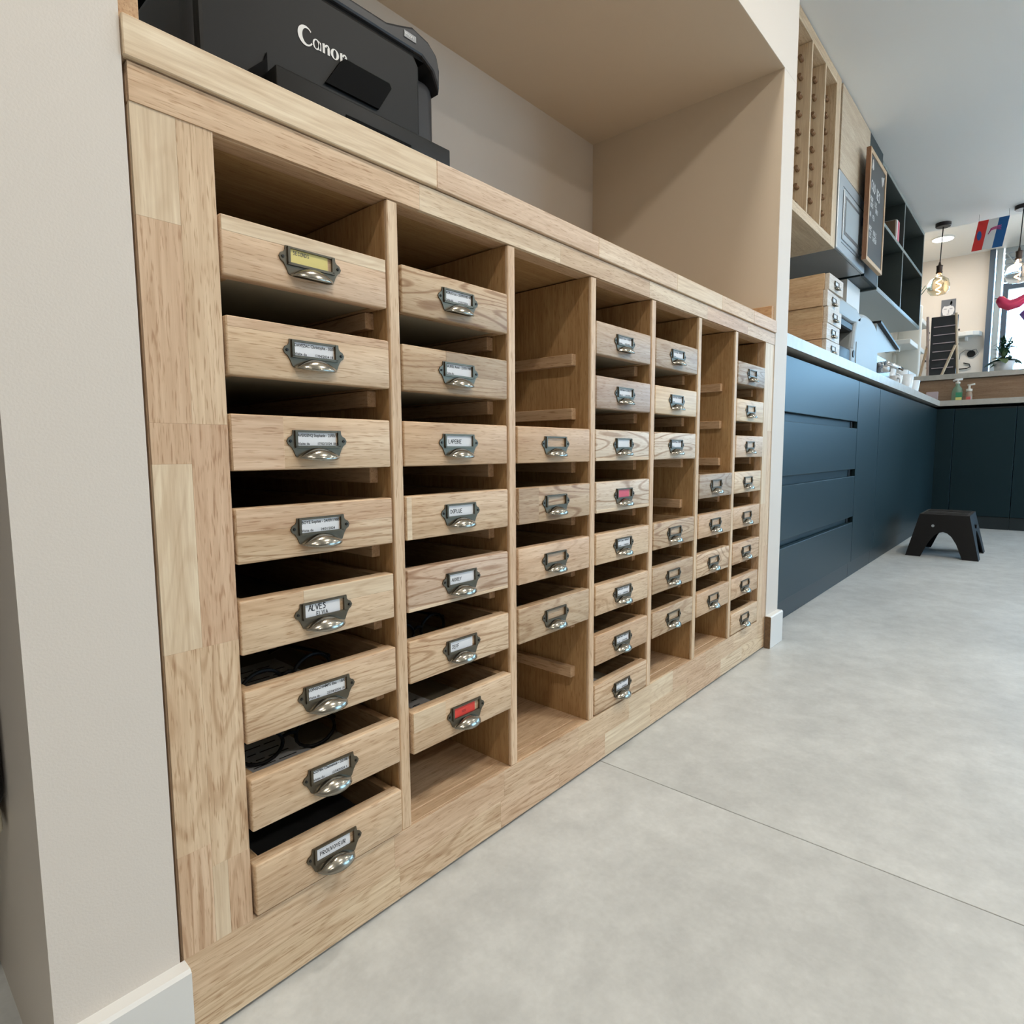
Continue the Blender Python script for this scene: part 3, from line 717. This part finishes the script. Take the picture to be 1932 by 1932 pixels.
tag(ktop.build('kitchen_worktop', 'laminate_grey'), 'pale grey laminate kitchen worktop running to the far corner', 'worktop')
bar = thing('bar_counter', 'raised bar counter with wooden back panel at the kitchen end', 'counter', (5.722, 0, 0))
box('back_panel', 0, .02, -1.16, .50, .0, 1.118, WY, bar, tone=(.30, .19, .115)); box('bar_top', -.03, .34, -1.18, .42, 1.120, 1.160, 'laminate_grey', bar)
box('front_panel', .30, .32, -1.16, .40, 0, 1.118, 'petrol', bar)
tag(box('socket_plate', 5.710, 5.7215, .105, .185, .965, 1.03, 'menu_strip', b=.002), 'pale square socket plate on the wooden bar panel', 'socket')

# ---- wall units, front plane y = .25
YU = .25
rk = thing('bottle_rack', 'oak wall rack with three tall open bays and pegs', 'rack', (2.38, YU, 1.535))
TO = (.68, .53, .36)
box('frame', 0, .03, 0, .38, 0, .768, WZ, rk, tone=TO); box('frame', .605, .680, 0, .38, 0, .768, WZ, rk, tone=TO)
box('frame', .03, .605, 0, .38, 0, .040, WX, rk, tone=TO); box('frame', .03, .605, 0, .38, .722, .768, WX, rk, tone=TO)
for x in (.215, .415): box('divider', x, x+.012, .0, .36, .04, .722, WZ, rk, tone=T_PALE)
box('back', .03, .605, .30, .31, .04, .722, WZ, rk, tone=(.43, .29, .17))
for bx_ in (.215, .415, .605):
    for k in range(9):
        z = .075+k*.073
        for yy in (.040,): MB().tube([(bx_, yy, z), (bx_-.030, yy, z+.004)], .009, 8).build('peg', WX, rk, tone=(.30, .18, .10))
# the wood panel above the microwave, the dark panel and the open shelf
wc = thing('wall_cabinet', 'oak-fronted wall cabinet above the steel microwave', 'cabinet', (3.064, YU, 1.915))
box('door', .028, .625, .0, .018, .002, .388, WX, wc, tone=(.62, .51, .38)); box('carcass', .0, .625, .019, .40, 0, .388, WZ, wc, tone=(.17, .10, .06))
mw = thing('microwave', 'built-in stainless steel microwave under the oak cabinet', 'microwave', (3.068, YU, 1.540))
box('housing', .012, .60, .01, .40, .004, .368, 'steel_dark', mw)
box('fascia', .004, .596, -.006, .01, .004, .366, 'steel', mw, b=.003)
box('trim_line', .08, .53, -.0075, -.005, .307, .310, 'steel_dark', mw, b=0); box('trim_line', .08, .53, -.0075, -.005, .046, .049, 'steel_dark', mw, b=0)
box('door', .085, .44, -.012, -.006, .062, .295, 'steel', mw, b=.002)
box('window', .100, .405, -.0135, -.012, .088, .270, 'steel_dark', mw, b=.001); box('screen', .120, .385, -.0140, -.0134, .105, .255, 'louver', mw, b=0)
MB().lathe([(.020, 0), (.020, .024), (.016, .028)], 20).build('knob', 'chrome', mw, (.515, -.006, .185), (PI/2, 0, 0))
box('display', .49, .545, -.0075, -.006, .235, .275, 'print_blue', mw, b=0)
for k in range(3): box('button', .49, .545, -.008, -.006, .06+k*.028, .075+k*.028, 'white_paint', mw)
dp = thing('wall_cabinet', 'dark petrol wall cabinet behind the chalkboard', 'cabinet', (3.692, YU, 1.540))
box('carcass', 0, .333, .019, .12, 0, .762, 'petrol_dark', dp); front('door', .001, .332, 0, 0, .762, dp)
sh = thing('open_shelf', 'dark green open wall shelf with four compartments', 'shelf', (4.030, YU, 1.530))
SW, SH, SD = 1.622, .738, .38
for (a, b, q, e) in ((0, .02, 0, SH), (SW-.02, SW, 0, SH), (.76, .78, .02, SH-.02)):
    box('upright', a, b, .002, SD, q, e, 'shelf_green', sh); box('edge_band', a, b, 0, .002, q, e, 'shelf_edge', sh, b=0)
for (q, e) in ((0, .02), (SH-.02, SH)):
    box('board', .02, SW-.02, .002, SD, q, e, 'shelf_green', sh); box('edge_band', .02, SW-.02, 0, .002, q, e, 'shelf_edge', sh, b=0)
for (a, b) in ((.02, .76), (.78, SW-.02)):
    box('board', a, b, .002, SD, .400, .420, 'shelf_green', sh); box('edge_band', a, b, 0, .002, .400, .420, 'shelf_edge', sh, b=0)
box('back', .02, SW-.02, SD-.01, SD, .02, SH-.02, 'shelf_green', sh)
box('base_skin', 0, SW, .002, SD, -.004, 0, 'frame_grey', sh, b=0)
BK = [('book_brown', .045, .13, 'brown book'), ('book_white', .035, .145, 'white book'), ('book_red', .02, .15, 'red book'), ('book_pink', .03, .148, 'pink book')]
x = 4.56
for m_, wd, hh, nm in BK:
    o = thing('book', nm + ' on the upper shelf left of the divider', 'book', (x, .262, 1.951), 0, 'books on the open shelf')
    box('cover', 0, wd, 0, .16, 0, hh, m_, o, b=.002); box('pages', .003, wd-.003, .004, .157, hh, hh+.0015, 'paper_white', o, b=0)
    x += wd+.004
o = thing('leaflet', 'white leaflet leaning right of the shelf divider', 'paper', (4.83, .262, 1.951)); box('page', 0, .05, 0, .10, 0, .135, 'paper_white', o, b=0)
o = thing('figurine', 'small cream figurine on the upper left shelf', 'figurine', (4.19, .30, 1.951))
MB().lathe([(.03, 0), (.03, .012), (.012, .03), (.018, .07), (.010, .10), (.03, .135), (.026, .14)], 12).build('body', 'soap_cream', o, smooth=True)
# chalkboard
cb = thing('chalkboard', 'wood-framed chalkboard hanging in front of the dark cabinet', 'chalkboard', (3.462, .196, 1.568))
CW, CH = .405, .565
box('slate', .02, CW-.02, .004, .016, .02, CH-.02, 'chalk_black', cb, b=0)
for (a, b, q, e) in ((0, CW, 0, .022), (0, CW, CH-.022, CH), (0, .022, .022, CH-.022), (CW-.022, CW, .022, CH-.022)):
    box('frame', a, b, 0, .022, q, e, WX if b-a > .1 else WZ, cb, tone=(.62, .43, .26))
box('rim', -.001, 0, 0, .022, 0, CH, WZ, cb, tone=(.30, .15, .08), b=0)
handwriting('chalk_word', 'COOKIES', .046, 'chalk', cb, (.06, .0035, .375), wd=.17, slope=-.1, seed=2)
for k, (bd, xx, zz) in enumerate((('POUR', .05, .315), ('LES', .16, .312), ('NOUS', .06, .285), ('ONLY', .18, .283), ('UN', .05, .235), ('PEU', .12, .233), ('AVEC', .05, .165), ('ROULE', .15, .16), ('LES', .06, .13), ('SAVEUR', .14, .128))):
    handwriting('chalk_word', bd, .023, 'chalk', cb, (xx, .0035, zz), wd=.17, seed=20+k)
MB().tube([(.05, .0035, .47), (.06, .0035, .515), (.075, .0035, .47)], .005, 6).build('chalk_drawing', 'chalk', cb); MB().tube([(.29, .0035, .50), (.31, .0035, .46), (.335, .0035, .51)], .005, 6).build('chalk_drawing', 'chalk', cb)

# ---- stack of five removed drawers on the worktop
for k in range(5):
    d = thing('drawer', 'loose wooden drawer on the kitchen worktop, %s of five stacked' % ('lowest', 'second from bottom', 'middle', 'second from top', 'topmost')[k], 'drawer', (2.345+R_.uniform(-.004, .004)+(.006 if k == 4 else 0), .062+R_.uniform(-.003, .003), .9205+k*.0600), R_.uniform(-.02, .02), 'stacked loose drawers')
    h = .0931
    for s in (-1, 1): box('side', s*h-.006, s*h+.006, .016, .44, 0, .0595, WY, d, tone=jit((.62, .42, .24), .08), ring=.1)
    box('back', -h+.006, h-.006, .43, .44, .004, .0595, WX, d, tone=T_MID); box('bottom', -h+.006, h-.006, .016, .43, .002, .006, 'panel_bottom', d, b=0)
    box('front_panel', -h, h, 0, .016, 0, .0585, WX, d, tone=(.66, .60, .52))
    pu = add('pull', PLATE, None, d, (0, 0, .031)); add('cup', CUP, None, pu)
    box('card', -.0238, .0232, -.0010, -.0003, -.005, .009, 'paper_white', pu, b=0)

# ---- coffee machine
cm = thing('coffee_machine', 'silver espresso machine with rounded shell on the kitchen worktop', 'coffee machine', (2.95, .12, .9205))
sh_ = MB(); pts = [(0.02, 0), (.50, 0), (.50, .26)] + [(.02+.48*(.5+.5*math.cos(a)), .24+.065*math.sin(a)) for a in [PI*k/12 for k in range(1, 12)]] + [(.0, .20), (-.02, .12)]
sh_.prism(pts, 0, .34); sh_.build('shell', 'silver_plastic', cm, bevel=.02, seg=3)
box('front_band', .03, .49, -.003, .0, .02, .15, 'silver_plastic', cm, b=.001)
hd = MB(); hd.prism([(-.33, .225), (-.06, .225), (.10, .240), (.12, .275), (.02, .300), (-.25, .298), (-.32, .280)], .0, .26); hd.build('head', 'silver_plastic', cm, bevel=.012, seg=3)
box('brew_underside', -.32, .0, .01, .25, .190, .226, 'plastic_black', cm, b=.006)  # black plastic underside of the machine head
MB().lathe([(.03, 0), (.034, .05), (.028, .07)], 16).build('spout', 'plastic_black', cm, (-.20, .10, .115)); MB().lathe([(.012, 0), (.018, .05)], 12).build('nozzle', 'chrome', cm, (-.13, .06, .12))
box('water_tank', -.30, -.07, .0, .25, .03, .105, 'plastic_black', cm, b=.01, seg=2); box('tank_side', -.07, .0, -.004, .25, .03, .112, 'silver_plastic', cm, b=.01, seg=2)
box('drip_tray', -.30, .02, .0, .25, 0, .028, 'steel', cm, b=.004)
MB().lathe([(.016, 0), (.016, .004)], 16).build('button', 'plastic_black', cm, (-.035, -.004, .085), (PI/2, 0, 0))
# ---- grinder with sloped grey lid
gr = thing('coffee_grinder', 'grey appliance with black-edged sloped lid beside the espresso machine', 'appliance', (3.58, .13, .9205))
lm = MB(); lm.prism([(0, .17), (.54, .245), (.54, .25), (-.02, .325)], .02, .30); lm.build('lid', 'silver_plastic', gr)
box('body', .0, .46, .03, .30, .06, .175, 'steel_dark', gr, b=.006)
ed = MB(); ed.prism([(-.02, .325), (.54, .25), (.545, .262), (-.018, .338)], .0, .30); ed.build('lid_edge', 'plastic_black', gr)
box('base', -.02, .50, .0, .30, 0, .06, 'steel', gr, b=.01, seg=2)
MB().tube([(.05, -.02, .12), (.15, -.06, .10), (.26, -.06, .10)], .012, 10).build('handle', 'chrome', gr, smooth=True)
MB().lathe([(.035, 0), (.035, .05), (.03, .055)], 18).build('filter_holder', 'chrome', gr, (.10, .0, .075), smooth=True)
CUPN = ['white espresso cup nearest the grey appliance', 'white espresso cup behind the nearest cup', 'white mug in the cup cluster', 'white cup at the far end of the cup cluster', 'small white jug beside the cups']
for k, (x, y, z) in enumerate(((4.18, .16, 0), (4.32, .22, 0), (4.45, .14, 0), (4.62, .20, 0), (4.78, .15, 0))):
    o = thing('cup', CUPN[k], 'cup', (x, y, .9205+z), R_.uniform(0, 6), 'cups on the kitchen worktop')
    hh = (.10, .16, .13, .18, .12)[k]
    MB().lathe([(.030, 0), (.034, .004), (.046, hh), (.043, hh), (.030, .008), (.0, .006)], 20).build('bowl', 'cup_white', o, smooth=True)
    MB().tube([(.04, 0, hh*.85), (.066, 0, hh*.75), (.066, 0, hh*.4), (.038, 0, hh*.25)], .005, 8).build('handle', 'cup_white', o, smooth=True)
o = thing('pod_holder', 'small chrome rack of dark blue capsules below the shelf', 'rack', (4.60, .40, .9205))
MB().lathe([(.05, 0), (.05, .01), (.008, .012), (.008, .42), (.0, .425)], 16).build('stand', 'chrome', o, smooth=True)
for k in range(10):
    a = k*2.1
    MB().lathe([(.012, 0), (.018, .025), (.018, .03)], 10).build('capsule', 'tool_blue' if k % 3 else 'chrome', o, (.04*math.cos(a), .04*math.sin(a), .22+.018*k))

# ---- step stool
so = thing('step_stool', 'black plastic step stool with arched legs on the floor', 'stool', (3.78, -.195, 0))
def stool():
    bm = bmesh.new(); nx, ny = 10, 8
    # four tapering walls with arched cut-outs, and a ribbed top: outlines lofted bottom to top
    H = .222; bx, by, tx, ty = .205, .158, .165, .108; th = .006
    mb = MB()
    def wall(n, half, off, arch_w, arch_h):   # a wall in local (u, z): outline with arch, returned as polygon strips
        quads = []
        K = 14
        def hw(z): return half[0]+(half[1]-half[0])*z/H
        us = [-1+2*i/K for i in range(K+1)]
        for i in range(K):
            seg = []
            for u in (us[i], us[i+1]):
                xx = u*half[0]
                zl = arch_h*math.sqrt(max(0, 1-(xx/arch_w)**2)) if abs(xx) < arch_w else 0
                seg.append((u, zl))
            quads.append(seg)
        return quads, hw
    def emit(axis, sgn, half, dist, aw, ah):
        quads, hw = wall(0, half, dist, aw, ah)
        for (u0, z0), (u1, z1) in quads:
            def pt(u, z, inn):
                d = dist[0]+(dist[1]-dist[0])*z/H-(th if inn else 0); q = u*hw(z)
                return (sgn*d, q, z) if axis == 0 else (q, sgn*d, z)
            a, b, c, d = pt(u0, z0, 0), pt(u1, z1, 0), pt(u1, H, 0), pt(u0, H, 0)
            e, f, g, h = pt(u0, z0, 1), pt(u1, z1, 1), pt(u1, H, 1), pt(u0, H, 1)
            n = len(mb.v); mb.v += [a, b, c, d, e, f, g, h]
            mb.f += [(n, n+1, n+2, n+3), (n+7, n+6, n+5, n+4), (n+4, n+5, n+1, n)]
    for s in (-1, 1):
        emit(0, s, (by, ty), (bx, tx), .082, .135); emit(1, s, (bx, tx), (by, ty), .11, .135)
    return mb
stool().build('leg_shell', 'stool_black', so)
MB().prism([(-.166, .216), (.166, .216), (.160, .226), (-.160, .226)], -.109, .109).build('top', 'stool_black', so, bevel=.003)
for k in range(9):
    xx = -.135+k*.0338
    if k != 4: box('rib', xx-.008, xx+.008, -.095, .095, .226, .2285, 'stool_black', so, b=.001)
box('grip_hole', -.020, .020, -.012, .012, .2258, .2266, 'dark_void', so, b=0)
MB().lathe([(.007, 0), (.007, .002)], 12).build('rivet', 'louver', so, (-.1755, .045, .165), (0, -PI/2, 0))
for s in (-1, 1): box('end_grip', -.03, .03, s*.128-.003, s*.128+.003, .150, .170, 'plastic_black', so, b=.002)

# ---- soap bottles on the far worktop
b1 = thing('spray_bottle', 'green-tinted pump bottle with green and yellow label', 'bottle', (5.60, -.030, .9205))
MB().lathe([(.034, 0), (.037, .006), (.037, .085), (.030, .115), (.014, .135), (.014, .150)], 20).build('body', 'soap_green', b1, smooth=True)
box('label_top', -.0385, -.036, -.033, .006, .045, .082, 'soap_label', b1, b=0); box('label_bottom', -.0385, -.036, -.033, .006, .012, .045, 'soap_yellow', b1, b=0)
MB().lathe([(.016, .150), (.016, .165), (.006, .167), (.006, .178)], 16).build('collar', 'soap_cream', b1, smooth=True)
MB().tube([(0, .03, .172), (0, .012, .183), (0, -.03, .184)], .008, 8).build('trigger', 'cup_white', b1, smooth=True)
b2 = thing('soap_dispenser', 'small cream and pink hand soap pump bottle', 'bottle', (5.58, -.105, .9205))
MB().lathe([(.021, 0), (.023, .005), (.023, .060), (.016, .085), (.012, .090)], 18).build('body', 'soap_amber', b2, smooth=True)
box('label_patch', -.0245, -.022, -.014, .014, .012, .045, 'soap_red', b2, b=0)
MB().lathe([(.020, .086), (.020, .104), (.008, .108), (.007, .130)], 16).build('collar', 'soap_cream', b2, smooth=True)
MB().tube([(0, .012, .134), (0, -.010, .136), (0, -.034, .140)], .006, 8).build('spout', 'soap_cream', b2, smooth=True)

# ---- folding menu board on the bar
ez = thing('menu_board', 'A-frame wooden menu board with black rows standing on bar', 'menu board', (5.86, .10, 1.1605))
PB = box('panel', -.012, 0, -.085, .095, .0, .48, 'chalk_black', ez)
PB.rotation_euler = (0, -.04, .0)
MB().tube([(-.012, .100, 0), (-.02, .122, .49)], .010, 6).build('rail', WZ, ez, tone=(.60, .46, .40)); MB().tube([(-.012, -.100, 0), (-.02, -.068, .495)], .010, 6).build('rail', WZ, ez, tone=T_PALE)
MB().tube([(-.06, .150, 0), (-.02, .115, .24)], .010, 6).build('prop', WZ, ez, tone=T_MID); MB().tube([(-.075, .0, 0), (-.03, -.075, .24)], .010, 6).build('prop', WZ, ez, tone=T_PALE)
for k in range(6): box('menu_row', -.034, -.026, -.070, .075, .065+k*.066, .071+k*.066, 'menu_strip', ez, b=.001)
# ---- plant in white pot
pt_ = thing('potted_plant', 'leafy green plant in white pot on the bar', 'plant', (5.90, -.285, 1.1605))
MB().lathe([(.045, 0), (.055, .005), (.068, .085), (.062, .085), (.05, .07), (0, .07)], 20).build('pot', 'pot_white', pt_, smooth=True)
def leaf(L, Wd, bend):
    mb = MB(); n = 6
    for i in range(n+1):
        t = i/n; wv = Wd*math.sin(PI*min(1, t*.95+.05))**.8; z = bend*t*t
        mb.v += [(L*t, -wv, -z+.006*(1-t)), (L*t, 0, -z), (L*t, wv, -z+.006*(1-t))]
    for i in range(n):
        for j in (0, 1):
            a = i*3+j; mb.f.append((a, a+1, a+4, a+3))
    me = mb.mesh(smooth=True, fix=False); return me
LF = [leaf(.12, .030, .05), leaf(.09, .012, .02), leaf(.08, .018, .03)]
for i in range(46):
    a = R_.uniform(0, 2*PI); up = R_.uniform(-.3, 1.35); k = 0 if i < 8 else R_.choice((1, 1, 2)); hz = .09+R_.uniform(0, .15)*(1 if i >= 8 else .2)
    me = LF[k]; mm_ = 'leaf' if R_.random() < .8 else 'leaf_light'
    o = add('leaf', me, mm_, pt_, (R_.uniform(-.025, .025), R_.uniform(-.03, .03), hz), (0, -up if k else -up*.3, a))
for i in range(6):
    a = R_.uniform(0, 6.28); MB().tube([(0, 0, .07), (.01*math.cos(a), .01*math.sin(a), .16), (.04*math.cos(a), .04*math.sin(a), .27)], .002, 5).build('stem', 'leaf', pt_)
mg = thing('leaflet_holder', 'white block with pink leaflets beside the plant on bar', 'leaflet holder', (5.90, -.47, 1.1605)); box('block', -.03, .03, -.05, .05, 0, .075, 'white_paint', mg, b=.004); box('leaflet', -.031, -.029, -.045, .05, .0, .04, 'book_pink', mg, b=0)

# ---- far wall: poster, shelves, rail displays
po = thing('poster', 'grey drawn portrait poster on the far wall', 'poster', (XF-.004, .308, 2.0))
box('sheet', -.003, .003, -.064, .064, 0, .165, 'poster_dark', po, b=0)
def disc(name, cy, cz, ry, rz, m, parent, d, n=24):
    mb = MB(); pts = [(cy+ry*math.cos(2*PI*i/n), cz+rz*math.sin(2*PI*i/n)) for i in range(n)]
    k0 = len(mb.v); mb.v += [(d, a, b) for a, b in pts]; mb.f.append(tuple(reversed(range(n)))); return mb.build(name, m, parent)
disc('print_face', 0, .052, .054, .060, 'poster_skin', po, -.0034); disc('print_hair', .014, .128, .048, .034, 'poster_dark', po, -.0037); disc('print_hair', -.035, .122, .022, .030, 'poster_dark', po, -.0037)
for s_ in (-1, 1): disc('print_eye', s_*.025, .066, .015, .0055, 'poster_mid', po, -.0038); disc('print_shade', s_*.036, .030, .012, .028, 'poster_skin', po, -.0038)
disc('print_nose', -.004, .040, .005, .020, 'poster_mid', po, -.0038); disc('print_mouth', 0, .012, .013, .004, 'poster_mid', po, -.0038)
rs = thing('wall_shelf', 'round-fronted white shelf on the far wall', 'shelf', (XF, .13, 1.745))
mb = MB(); outl = [(0, .13), (-.10, .11), (-.14, .06), (-.15, 0), (-.14, -.06), (-.10, -.11), (0, -.13)]
mb.v = [(x, y, 0) for x, y in outl]+[(x, y, .045) for x, y in outl]; n = len(outl); mb.f = [tuple(reversed(range(n))), tuple(n+i for i in range(n))]+[(i, (i+1) % n, n+(i+1) % n, n+i) for i in range(n)]
mb.build('board', 'white_paint', rs, bevel=.006); box('bracket', -.09, 0, -.01, .01, -.04, 0, 'white_paint', rs)
WSL = ['highest white wall shelf on the left behind the open shelf', 'middle white wall shelf on the left beyond the kitchen', 'lowest white wall shelf on the left beyond the kitchen']
for k, (x0, x1, z) in enumerate(((6.75, 7.60, 1.840), (6.55, 7.40, 1.555), (6.55, 7.20, 1.265))):
    o = thing('wall_shelf', WSL[k], 'shelf', (x0, .44, z), 0, 'white wall shelves'); box('board', 0, x1-x0, 0, .218, 0, .045, 'white_paint', o, b=.004); box('bracket', .1, .13, .10, .218, -.05, 0, 'white_paint', o); box('bracket', x1-x0-.13, x1-x0-.1, .10, .218, -.05, 0, 'white_paint', o)
for k, (y, nm) in enumerate(((.095, 'black disc and wire loop display on far wall right of board'), (.36, 'black disc and wire loop display on far wall left of board'))):
    o = thing('wall_display', nm, 'display', (XF-.012, y, 1.42), 0, 'disc displays on the far wall')
    MB().lathe([(.036, 0), (.036, .010)], 24).build('disc', 'plastic_black', o, (0, -.01, .15), (0, PI/2, 0))
    MB().tube([(0, .09, .10), (0, .085, .16), (0, .04, .195), (0, -.01, .185), (0, -.05, .195), (0, -.065, .16), (0, -.04, .13)], .003, 6).build('wire', 'steel_dark', o, smooth=True)
    MB().tube([(0, .09, .0), (0, .02, .0), (0, -.01, .015), (0, .0, .045), (0, .05, .06)], .0055, 6).build('hook', 'plastic_black', o, smooth=True)
    for j in range(6): box('lettering', .008, .011, .100, .118+.012*(j % 2), .03+j*.075, .05+j*.075, 'ink', o, b=0)
ch = thing('lounge_chair', 'cream padded chair back seen beyond the shelf end', 'chair', (7.0, .52, 0))
box('backrest', -.02, .03, -.10, .10, .45, 1.98, 'soap_cream', ch, b=.02, seg=3); box('seat', -.35, .0, -.10, .10, .40, .46, 'soap_cream', ch, b=.02, seg=3)
for (a, b) in ((-.33, -.08), (-.33, .08), (-.02, -.08), (-.02, .08)): box('leg', a-.012, a+.012, b-.012, b+.012, 0, .41, 'plastic_black', ch)
vs = thing('vase_stems', 'thin arching green stems in a vase near the shelf end', 'plant', (6.9, .50, 1.886))
MB().lathe([(.03, 0), (.04, .04), (.02, .08)], 14).build('vase', 'pot_white', vs, smooth=True)
for k in range(3): MB().tube([(0, 0, .07), (.02, -.02-.02*k, .16), (.03, -.07-.03*k, .26)], .004, 6).build('stem', 'leaf', vs, smooth=True)

# ---- ceiling lights and pendants
def led_disc(x, y, z, energy, label, i, r=.10):
    o = thing('ceiling_light', label, 'light', (x, y, z), 0, 'round ceiling lights')
    MB().lathe([(r+.008, -.012), (r+.008, 0)], 32).build('ring', 'white_paint', o)
    MB().lathe([(r, -.0135), (r, -.0121)], 32).build('diffuser', 'led', o)
    if energy:
        a = area('lamp', (x, y, z-.016), (0, 0, 0), r*2, r*2, energy, (1.0, .93, .83), 'DISK'); a.parent = None
    return o
for i, (x, y, e) in enumerate(LED): led_disc(x, y, ZC, e, ('round ceiling light above the drawer cabinet', 'round ceiling light behind the photographer, front left', 'round ceiling light before the cabinet middle', 'round ceiling light before the kitchen drawers', 'round ceiling light near the kitchen corner', 'round ceiling light at rear left', 'round ceiling light at rear middle', 'round ceiling light at rear right')[i], i)
led_disc(7.08, .30, 2.60, 12, 'bright round ceiling light beyond the kitchen', 9, .085)
def pendant(x, y, label, bulb):
    o = thing('pendant_lamp', label, 'lamp', (x, y, ZC), 0, 'bulb pendants over the bar')
    MB().lathe([(.048, -.028), (.052, -.022), (.052, 0)], 28).build('canopy', 'canopy_black', o, smooth=False)
    MB().tube([(0, 0, -.026), (.004, .004, -.15), (-.003, .008, -.31)], .0035, 6).build('cord', 'cord_black', o, smooth=True)
    MB().lathe([(.006, -.29), (.010, -.312), (.023, -.318), (.020, -.328), (.020, -.362), (.024, -.370), (.020, -.374)], 18).build('socket', 'socket_brown', o, (-.003, .008, 0), smooth=True)
    g = [(.014, -.374), (.016, -.390), (.030, -.402), (.062, -.425), (.075, -.465), (.072, -.505), (.050, -.535), (.0, -.545)]
    MB().lathe(g, 28).build('bulb_glass', bulb, o, (-.003, .008, 0), smooth=True)
    MB().tube([(.0+.014*math.cos(k*.9), .014*math.sin(k*.9), -.39-.0065*k) for k in range(20)], .0038, 6).build('filament', 'filament', o, (-.003, .008, 0), smooth=True)
    return o
pendant(5.63, .128, 'amber globe bulb pendant hanging near the open shelf', 'amber_glass')
pendant(5.60, -.350, 'clear globe bulb pendant at the right edge of the photo', 'clear_glass')

# ---- flag on a string
fg = thing('flag', 'small red white and blue paper flag hanging under the ceiling edge', 'flag', (5.60, -.08, 2.05))
def shear_quad(name, a, b, zt, m, x=0.0):
    mb = MB(); H = .205; k = -.155
    T = .0012
    p = [(0, a, 0), (0, b, 0), (0, b+k*zt, zt), (0, a+k*zt, zt)]
    n = len(mb.v); mb.v += [(x-T+q[0], q[1], q[2]) for q in p]+[(x+q[0], q[1], q[2]) for q in p]
    mb.f += [(0, 1, 2, 3), (7, 6, 5, 4), (0, 4, 5, 1), (1, 5, 6, 2), (2, 6, 7, 3), (3, 7, 4, 0)]
    return mb.build(name, m, fg)
shear_quad('red_band', -.042, .020, .21, 'flag_red'); shear_quad('white_band', -.102, -.042, .21, 'flag_white'); shear_quad('blue_band', -.162, -.102, .21, 'flag_blue')
disc('print_body', -.022, .105, .014, .034, 'print_blue', fg, -.0022)
for k in range(3): MB().tube([(-.0024, -.075-.004*k, .105+.006*k), (-.0024, -.09, .130+.006*k), (-.0024, -.115, .135+.007*k), (-.0024, -.150, .125+.014*k)], .0028, 6).build('print_tail', 'print_pink', fg, smooth=True)
MB().tube([(0, -.015, .212), (0, -.015, .26)], .001, 5).build('string', 'cord_black', fg); MB().tube([(0, -.190, .212), (0, -.190, .26)], .001, 5).build('string', 'cord_black', fg)
# ---- foil balloon
bl = thing('foil_balloon', 'pink-red crescent foil balloon hanging at the right edge', 'balloon', (5.42, -.33, 1.55))
MB().tube([(0, .082, .093), (0, .070, .085), (0, .050, .055), (0, .015, .035), (0, -.03, .045), (0, -.08, .08), (0, -.12, .13)], lambda t: .006+.032*math.sin(PI*min(1, .12+t*.8)), 14).build('crescent', 'foil_pink', bl, smooth=True)
MB().tube([(0, .082, .093), (0, .098, .094)], .003, 6).build('nozzle', 'plastic_black', bl); MB().tube([(0, -.10, .12), (0, -.10, .76)], .0008, 5).build('string', 'cord_black', bl)
b2_ = thing('foil_balloon', 'purple foil balloon just inside the right edge', 'balloon', (5.44, -.45, 1.50))
MB().tube([(0, .062, .03), (0, .03, .0), (0, -.04, -.02), (0, -.09, .0)], lambda t: .008+.03*math.sin(PI*min(1, .15+t*.8)), 12).build('crescent', 'foil_purple', b2_, smooth=True)
MB().tube([(0, -.04, .0), (0, -.04, .81)], .0008, 5).build('string', 'cord_black', b2_)

# ---- black cabinet in the recess beyond the left pier
oc = thing('side_cabinet', 'black cabinet with cream base rail cut by the left edge', 'cabinet', (-.40, .12, 0))
box('body', -.20, .232, -.010, .42, .245, 1.25, 'plastic_black', oc, b=.012, seg=3); box('base_rail', -.20, .230, .004, .42, .214, .243, 'cream_plastic', oc, b=.006, seg=2)
for x in (-.16, .16):
    for y in (.14, .34): box('leg', x-.015, x+.015, y, y+.03, 0, .214, 'plastic_black', oc)
box('door_gap', .015, .017, -.0115, -.009, .26, 1.23, 'dark_void', oc, b=0)
